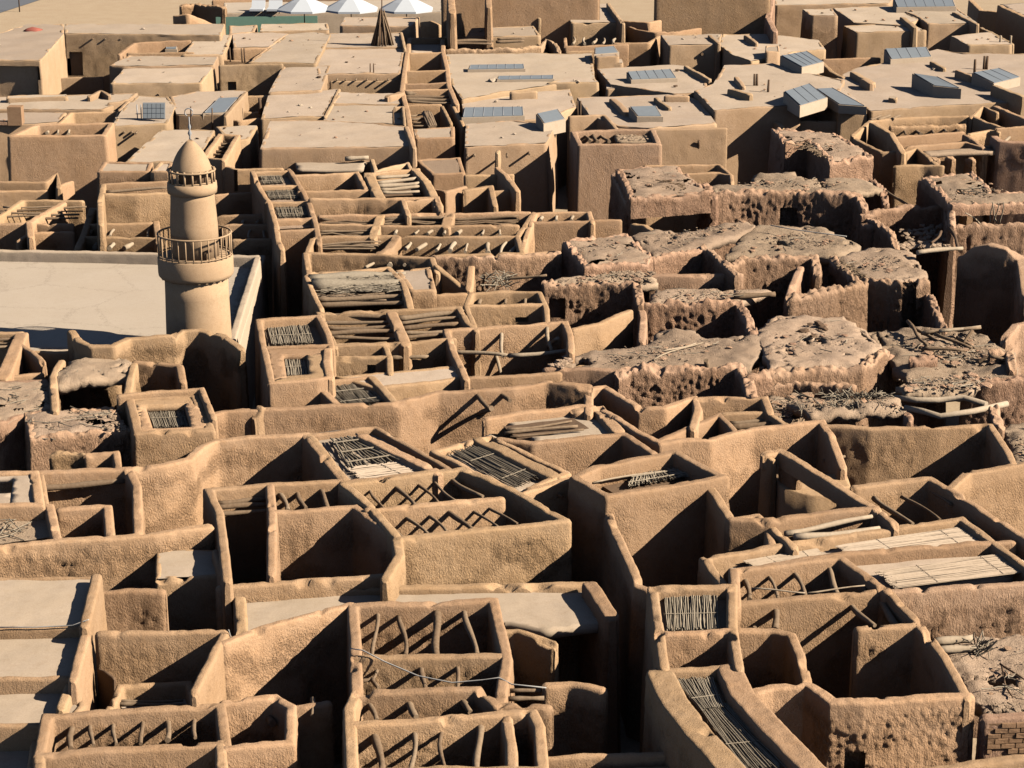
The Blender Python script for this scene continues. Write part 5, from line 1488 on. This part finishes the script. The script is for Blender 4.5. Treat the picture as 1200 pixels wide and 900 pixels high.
h = flat('roof block with two pale panes and a rough ochre front', [([(630, 14), (660, 9), (669, 18), (630, 21)], 6.0), ([(661, 6), (712, 4), (730, 26), (669, 27)], 5.8)], rough=.8)
h.skylight([(632, 3), (653, 2), (656, 10), (631, 11)], 6.0, lift=(.6, .4), panes=2)
h.skylight([(672, 14), (694, 13), (696, 17), (672, 18)], 5.8, lift=(.1, .08))
h.wall([(713, 4), (720, 14), (730, 27)], z=6.2, t=.4, name='parapet')
h = T('mud_wall', 'long sweeping curved wall round the shadowed court at the top of the town', 'wall', 5.4, rough=.6)
h.wall([(729, 27), (745, 34), (768, 38), (790, 37), (820, 33)], t=.36)
h.wall([(728, 24), (760, 26), (800, 18), (815, 12)], t=.36, z=5.8)
h = T('mud_house', 'narrow court with a row of pale beam ends under the rough ochre front', 'house', 5.3, rough=.6)
h.wall([(662, 44), (663, 54), (735, 52)], t=.34)
h.beams([(672, 51, 673, 45), (684, 51, 685, 45), (696, 51, 698, 46), (707, 51, 708, 46), (719, 51, 720, 46)], z=5.1, r=.1, mat='pale_timber')
h.wall([(664, 60), (700, 59)], t=.3, z=5.0)
h.wall([(720, 50), (760, 50), (772, 42)], t=.34)
h = flat('cube-shaped house with bright top and red shaded side by the sweeping curved wall', [([(774, 41), (846, 40), (843, 52), (783, 53)], 5.6)])
h.beams([(818, 60, 822, 63)], z=4.9, r=.12, name='spout')
h = flat('small box with a tilted pane and stepped front ledge', [([(697, 58), (721, 57), (726, 66), (698, 67)], 5.8), ([(698, 70), (729, 69), (731, 74), (698, 74)], 5.3)])
h.skylight([(698, 56), (719, 54), (724, 61), (698, 63)], 5.8, lift=(.3, .1))
h = flat('flat roof with a five-paned rooflight and a low front step', [([(699, 80), (790, 76), (808, 78), (828, 92), (830, 108), (790, 110), (715, 99)], 5.3), ([(710, 98), (742, 97), (744, 103), (710, 104)], 5.1)])
h.skylight([(736, 84), (785, 81), (792, 91), (741, 93)], 5.3, lift=(.6, .3), panes=5)
h.wall([(804, 77), (818, 85), (831, 92)], z=5.6, t=.4, name='parapet')
h = flat('low box roof with an ochre front beside the five-paned rooflight', [([(640, 97), (668, 90), (698, 92), (702, 96), (667, 97)], 5.4)])
h = flat('flat roof with a hooded rooflight over the long plain ochre wall', [([(676, 114), (716, 113), (800, 110), (822, 118), (840, 145), (762, 150), (722, 147), (690, 135)], 5.2)])
h.skylight([(739, 125), (768, 124), (775, 136), (748, 136)], 5.2, lift=(.7, .4))
h.wall([(718, 115), (727, 123), (734, 131)], z=5.5, t=.5); h.wall([(769, 114), (776, 120), (784, 125)], z=5.5, t=.4)
h.wall([(780, 112), (806, 112)], z=5.6, t=.3)
h.wall([(668, 136), (708, 134), (722, 150)], z=5.4, t=.34)
h.posts([(677, 136), (680, 136)], 5.2, 1.0, r=.06)
h.poles([((819, 189, 2.9), (818, 164, 4.4))], r=.09, mat='dark_timber')
h.wall([(725, 150), (760, 152), (850, 149)], z=5.1, t=.34, rough=.3)
h = T('brick_house', 'rough mud-brick house with open beams and debris on its top', 'house', 5.8, rough=1.0, mat='ruin')
h.wall([(672, 154), (718, 152), (765, 152), (772, 168), (680, 169)], t=.4, closed=True, rough=.3)
h.roof([(718, 154), (763, 153), (768, 166), (722, 166)], z=5.5, mat='ruinroof', amp=.05, thick=.2)
h.beams([(690, 166, 686, 158), (700, 166, 694, 157), (712, 166, 704, 157)], z=5.5, r=.09)
h.bricks((681, 169), (772, 168), 5.62, 1.6, bw=.34, bh=.17, skip=.08, half=.23)
h.rubble([(722, 156), (762, 155), (768, 165), (724, 165)], z=5.55, n=60, size=.1)
h = T('mud_house', 'shallow walled box in front of the long plain ochre wall', 'house', 4.6, rough=.6)
h.wall([(758, 205), (800, 203), (843, 202), (857, 205), (858, 214)], t=.3)
h.wall([(756, 194), (800, 193), (842, 192), (856, 204)], t=.3)

# far right
h = flat('long bright roof with two shadowed kerb fins behind the hollow with black triangle', [([(846, 40), (905, 40), (960, 47), (968, 58), (935, 60), (912, 66), (880, 72), (858, 64), (843, 53)], 5.4)])
h.wall([(832, 41), (842, 50)], z=5.8, t=.4); h.wall([(874, 41), (886, 49)], z=5.8, t=.4)
h.block([(897, 54), (913, 53), (914, 60), (897, 61)], z=6.0, drop=.02, t=.2)
h = flat('raised roof with two corrugated grey lids above an ochre front and black notch', [([(848, 77), (905, 74), (940, 84), (990, 94), (985, 105), (925, 112), (938, 123), (836, 129), (813, 106), (835, 98)], 5.6)])
h.skylight([(916, 65), (945, 60), (964, 72), (940, 78)], 5.6, lift=(.7, .5), panes=4)
h.skylight([(920, 107), (948, 98), (968, 114), (938, 123)], 5.6, lift=(.8, .5), panes=3)
h.wall([(863, 90), (871, 100)], z=5.9, t=.4); h.wall([(857, 104), (878, 110)], z=6.0, t=.5)
h.posts([(884, 100), (887, 100), (900, 107)], 5.6, .8, r=.08)
h = flat('ochre-fronted box roof under a slanted smooth grey lid', [([(955, 106), (985, 100), (1016, 126), (983, 126)], 5.5)])
h.skylight([(957, 104), (975, 103), (1013, 124), (984, 122)], 5.5, lift=(.5, .3), panes=1)
h.wall([(884, 133), (905, 139), (916, 147)], z=4.6, t=.4)
h.wall([(905, 140), (980, 142)], z=4.5, t=.4)
h = T('mud_wall', 'low curving wall round a small court beside the upper corrugated lid', 'wall', 5.4, rough=.3)
h.wall([(964, 73), (975, 84), (988, 90)], t=.4)
h.wall([(965, 69), (1000, 68), (1030, 67)], t=.34)
h = T('brick_house', 'old brick-fronted house with a black square opening at the top of the town', 'house', 5.2, rough=1.3, mat='ruin')
h.wall([(803, 16), (830, 14), (862, 11)], t=.4, rough=.5, mat='adobe', z=5.6)
h.wall([(804, 20), (860, 18)], t=.4, holes=[(814, 21, 828, 32)])
h.bricks((829, 21), (868, 19), 5.0, 3.4, bw=.4, bh=.2)
h.wall([(905, -4), (900, 20), (908, 36)], t=.5, z=6.4)
h.wall([(790, 36), (800, 33), (830, 36)], t=.8, z=4.4, rough=.8)
h.wall([(848, 28), (856, 38)], t=.4, z=4.6)
h.wall([(770, -8), (900, -8)], t=.5, z=8.0, rough=.3, mat='adobe')
h = flat('plain house row cut by the top of the photo, with a rough band front', [([(905, -6), (1000, -6), (1050, -4), (1042, 4), (908, 6)], 5.6)], rough=1.0)
h = flat('tall narrow house with a red shaded side and ragged front beside a bright roof', [([(940, 11), (975, 10), (982, 18), (950, 18)], 6.6)], rough=1.2)
h = flat('pair of bright stepped roofs with tiny dark vents along the ochre front', [([(976, 9), (1046, 7), (1078, 22), (1064, 30), (1000, 26)], 5.6), ([(988, 30), (1064, 27), (1086, 36), (1003, 38)], 5.5)])
h.wall([(1058, 20), (1072, 31)], z=5.9, t=.5)
h.beams([(1066, 44, 1070, 42), (1073, 44, 1078, 41)], z=4.9, r=.05, name='peg')
h = flat('house with a many-paned rooflight at the top edge of the photo', [([(1048, 8), (1118, 6), (1146, 27), (1086, 28), (1076, 20)], 5.7)])
h.skylight([(1048, -2), (1115, -3), (1119, 7), (1052, 8)], 5.7, lift=(.7, .4), panes=6)
h.wall([(1118, 14), (1145, 28)], z=5.9, t=.4, name='parapet')
h = flat('low cube house with a red shaded side and two pale posts', [([(1114, 42), (1160, 37), (1172, 44), (1186, 52), (1134, 53)], 5.6)])
h.posts([(1171, 61), (1183, 61)], 4.8, 1.3, r=.1, mat='pale_timber')
h.wall([(1150, 32), (1170, 42), (1186, 51)], z=5.4, t=.4)
h = flat('sprawling roof terrace with a four-paned rooflight and two tall lidded hoods',
         [([(985, 108), (965, 100), (1000, 80), (1048, 71), (1098, 58), (1130, 62), (1230, 64), (1230, 118), (1120, 123), (1020, 130)], 5.3)])
h.skylight([(1038, 57), (1085, 55), (1091, 66), (1045, 69)], 5.3, lift=(.8, .4), panes=4)
h.skylight([(1071, 86), (1098, 90), (1124, 103), (1095, 100)], 5.3, lift=(1.0, .75), panes=1)
h.skylight([(1141, 85), (1170, 80), (1194, 90), (1165, 97)], 5.3, lift=(.85, .6), panes=3)
h.wall([(1092, 72), (1106, 79)], z=5.6, t=.4); h.wall([(1122, 82), (1138, 88)], z=5.8, t=.4); h.wall([(1000, 84), (1022, 96)], z=5.7, t=.5)
h.wall([(1166, 100), (1198, 112)], z=6.0, t=.5)
h.posts([(1142, 84), (1153, 80), (1156, 80)], 5.4, .9, r=.1)
h.wall([(1012, 92), (1020, 96)], z=5.9, t=.5); h.block([(1042, 112), (1052, 113), (1051, 116), (1041, 115)], z=5.6, base=5, drop=.02, t=.15)
h = T('mud_wall', 'red shaded wall along the black street in the far corner', 'wall', 6.0, rough=.4)
h.wall([(1172, 6), (1200, 19), (1240, 36)], t=.5)
h.wall([(1138, 0), (1150, 12), (1175, 14)], t=.5, z=5.0)
h.roof([(1172, 5), (1260, 0), (1260, 40), (1202, 20)], z=5.9, thick=.4)

h = T('mud_house', 'half-ruined court with a long strip of slanting beams over black', 'house', 5.4, rough=1.3)
h.wall([(1000, 158), (1020, 141), (1040, 139), (1100, 136), (1138, 136)], t=.4)
h.wall([(1022, 143), (1044, 155), (1058, 178)], t=.45, z=5.7, rough=.4)
h.wall([(1003, 163), (1034, 178), (1060, 178)], t=.4, rough=.5)
h.wall([(1050, 160), (1090, 157), (1128, 154)], t=.3, z=5.1, rough=.5)
h.wall([(1044, 148), (1130, 146)], t=.3, rough=1.6)
h.beams([(1062, 157, 1056, 151), (1078, 157, 1072, 150), (1095, 156, 1088, 150), (1108, 155, 1102, 149), (1122, 154, 1116, 149)], z=5.1, r=.08)
h.beams([(1050, 151, 1128, 147)], z=5.2, r=.06, mat='pale_timber', name='log')
h.beams([(1020, 140, 1032, 136), (1030, 140, 1042, 136), (1046, 139, 1054, 136)], z=5.4, r=.08, name='peg')
h = T('mud_house', 'row of broken cells with a dark red gable and collapsed pillars', 'house', 5.2, rough=1.3)
h.wall([(1054, 172), (1080, 170), (1132, 166), (1152, 172)], t=.34, rough=.6)
h.wall([(1060, 178), (1075, 173), (1098, 193)], t=.4, rough=.5)
h.wall([(1050, 194), (1080, 193), (1104, 194)], t=.4)
h.wall([(1136, 156), (1160, 152), (1170, 154)], t=.36)
h.wall([(1131, 158), (1142, 164), (1152, 172)], t=.4)
h.roof([(1080, 177), (1160, 172), (1166, 177), (1085, 180)], z=5.0, mat='ruinroof', thick=.25)
for x in (1094, 1112, 1136): h.wall([(x, 184), (x + 3, 185)], t=.5, z=4.9, rough=1.6)
h.wall([(1165, 160), (1172, 165), (1240, 168)], t=.5, z=5.6, mat='ruin')
h.tube([P(x, y, 5.0) for x, y in ((1153, 173), (1165, 172), (1175, 168), (1183, 161))], .09, 'pale_timber', 'log', 7)
h = T('mud_house', 'two narrow shaded courts at the photo edge below the sprawling terrace', 'house', 5.4, rough=.4)
h.wall([(1138, 137), (1152, 124), (1168, 131)], t=.36)
h.wall([(1166, 124), (1200, 138), (1240, 152)], t=.45)
h.wall([(1140, 136), (1156, 143), (1176, 149)], t=.36)
h.wall([(1168, 150), (1240, 146)], t=.3)
h = ruin('rough ruin front with a diagonal leaning pole beside the window-hole ruin', z=5.0, rough=1.9)
h.wall([(1000, 210), (1020, 212), (1034, 220), (1038, 240)], t=.45)
h.poles([((1038, 224, 5.0), (1068, 244, 4.8)), ((962, 232, 4.4), (984, 218, 5.2)), ((984, 218, 5.2), (1008, 246, 4.4))], r=.08, mat='timber')

# poolside at the top of the photo
h = T('mud_wall', 'weathered mound-shaped wall rising beside the poolside terrace', 'wall', 5.0, rough=.8)
h.wall([(206, 18, 5.4), (220, 16, 5.6), (235, 22, 5.0), (252, 30, 4.2)], t=.5)
h.wall([(214, 6), (228, 4), (262, 8)], t=.6, z=4.8, rough=1.5)
h.wall([(250, 0), (300, -2), (420, -2)], t=.4, z=4.0, rough=.3)
h = T('pool_terrace', 'pale poolside terrace with a long green water-facing panel', 'terrace', 4.2)
h.block([(262, 3), (520, -1), (520, 14), (262, 15)], z=4.2, drop=.02, mat='render', roof='screed', rough=.1)
a, b = P(253, 20, 3.9), P(372, 18.5, 3.9)
v, q = box_vq((a + b) / 2 + np.array((0, 0, -.8)), (b - a) / 2, (0, .06, 0), (0, 0, .8)); h.part('green_panel', v, np.array(q), None, 'green', smooth=False)
def parasol(px, py, rpx, label):
    s = T('parasol', label, 'parasol', group='white parasols by the pool')
    c = P(px, py, 6.6); R_ = rpx / ppm(c); n = 8
    th = np.linspace(0, 2 * math.pi, n, endpoint=False) + .39
    v = [c + np.array((0, 0, .1))]
    for f, dz in ((.5, -.42), (1.0, -1.05), (1.0, -1.22)):
        v += [c + np.array((R_ * f * math.cos(t), R_ * f * math.sin(t), dz)) for t in th]
    F = [[0, 1 + k, 1 + (k + 1) % n] for k in range(n)]
    for l in range(2):
        for k in range(n): F.append([1 + l * n + k, 1 + (l + 1) * n + k, 1 + (l + 1) * n + (k + 1) % n, 1 + l * n + (k + 1) % n])
    s.part('canopy', np.array(v), None, F, 'canvas', smooth=False)
    s.tube([np.array((c[0], c[1], 4.15)), c + np.array((0, 0, .25))], .05, 'dark_timber', 'pole')
    for k in range(n):
        s.tube([c + np.array((0, 0, -.02)), c + np.array((R_ * .97 * math.cos(th[k]), R_ * .97 * math.sin(th[k]), -1.06))], .03, 'steel', 'rib')
for px, lab in ((356, 'white parasol nearest the two sun loungers'), (411, 'white parasol between two other parasols above the pool ledge'), (476, 'white parasol nearest the dark gap beside the tall ochre house')):
    parasol(px, -4, 33, lab)
for px, lab in ((302, 'white sun lounger on the terrace end away from the parasols'), (322, 'white sun lounger beside the first white parasol')):
    s = T('sun_lounger', lab, 'sun lounger', group='sun loungers on the pool terrace')
    c = P(px, 10, 4.5)
    s.box(c + np.array((0, -.3, 0)), (.62, 0, 0), (0, .9, 0), (0, 0, .09), 'canvas', 'mattress')
    s.box(c + np.array((0, .75, .3)), (.62, 0, 0), (0, .25, .3), (0, -.06, .05), 'canvas', 'backrest')
    for sx in (-.5, .5):
        for sy in (-1.0, .5): s.box(c + np.array((sx, sy, -.2)), (.05, 0, 0), (0, .05, 0), (0, 0, .14), 'dark_timber', 'leg')
h = T('hedge', 'dark shaded bank of shrubs behind the pool ledge beside the tall ochre house', 'hedge', kindprop=None)
hb = [P(488, 20, 0), P(524, 20, 0)]
B = Bag()
for k in range(900):
    w = random.random(); o = hb[0] + (hb[1] - hb[0]) * w + np.array((0, random.uniform(0, 7), 0)); o[2] = random.uniform(.3, 4.4)
    a1 = rng.normal(size=3); a1 /= np.linalg.norm(a1); a2 = np.cross(a1, rng.normal(size=3)); a2 /= np.linalg.norm(a2)
    sz = random.uniform(.12, .3); B.add([o - a1 * sz, o + a2 * sz * .5, o + a1 * sz, o - a2 * sz * .5], [(0, 1, 2, 3)])
v, q, p = B.get(); h.part('foliage', v, q, p, 'leaf', stuff=True)
for w in (.2, .5, .8):
    o = hb[0] + (hb[1] - hb[0]) * w + np.array((0, 3, 0)); h.tube([o, o + np.array((.2, 0, 1.5)), o + np.array((0, .2, 3.2))], [.12, .09, .04], 'dark_timber', 'stem')
build_things()
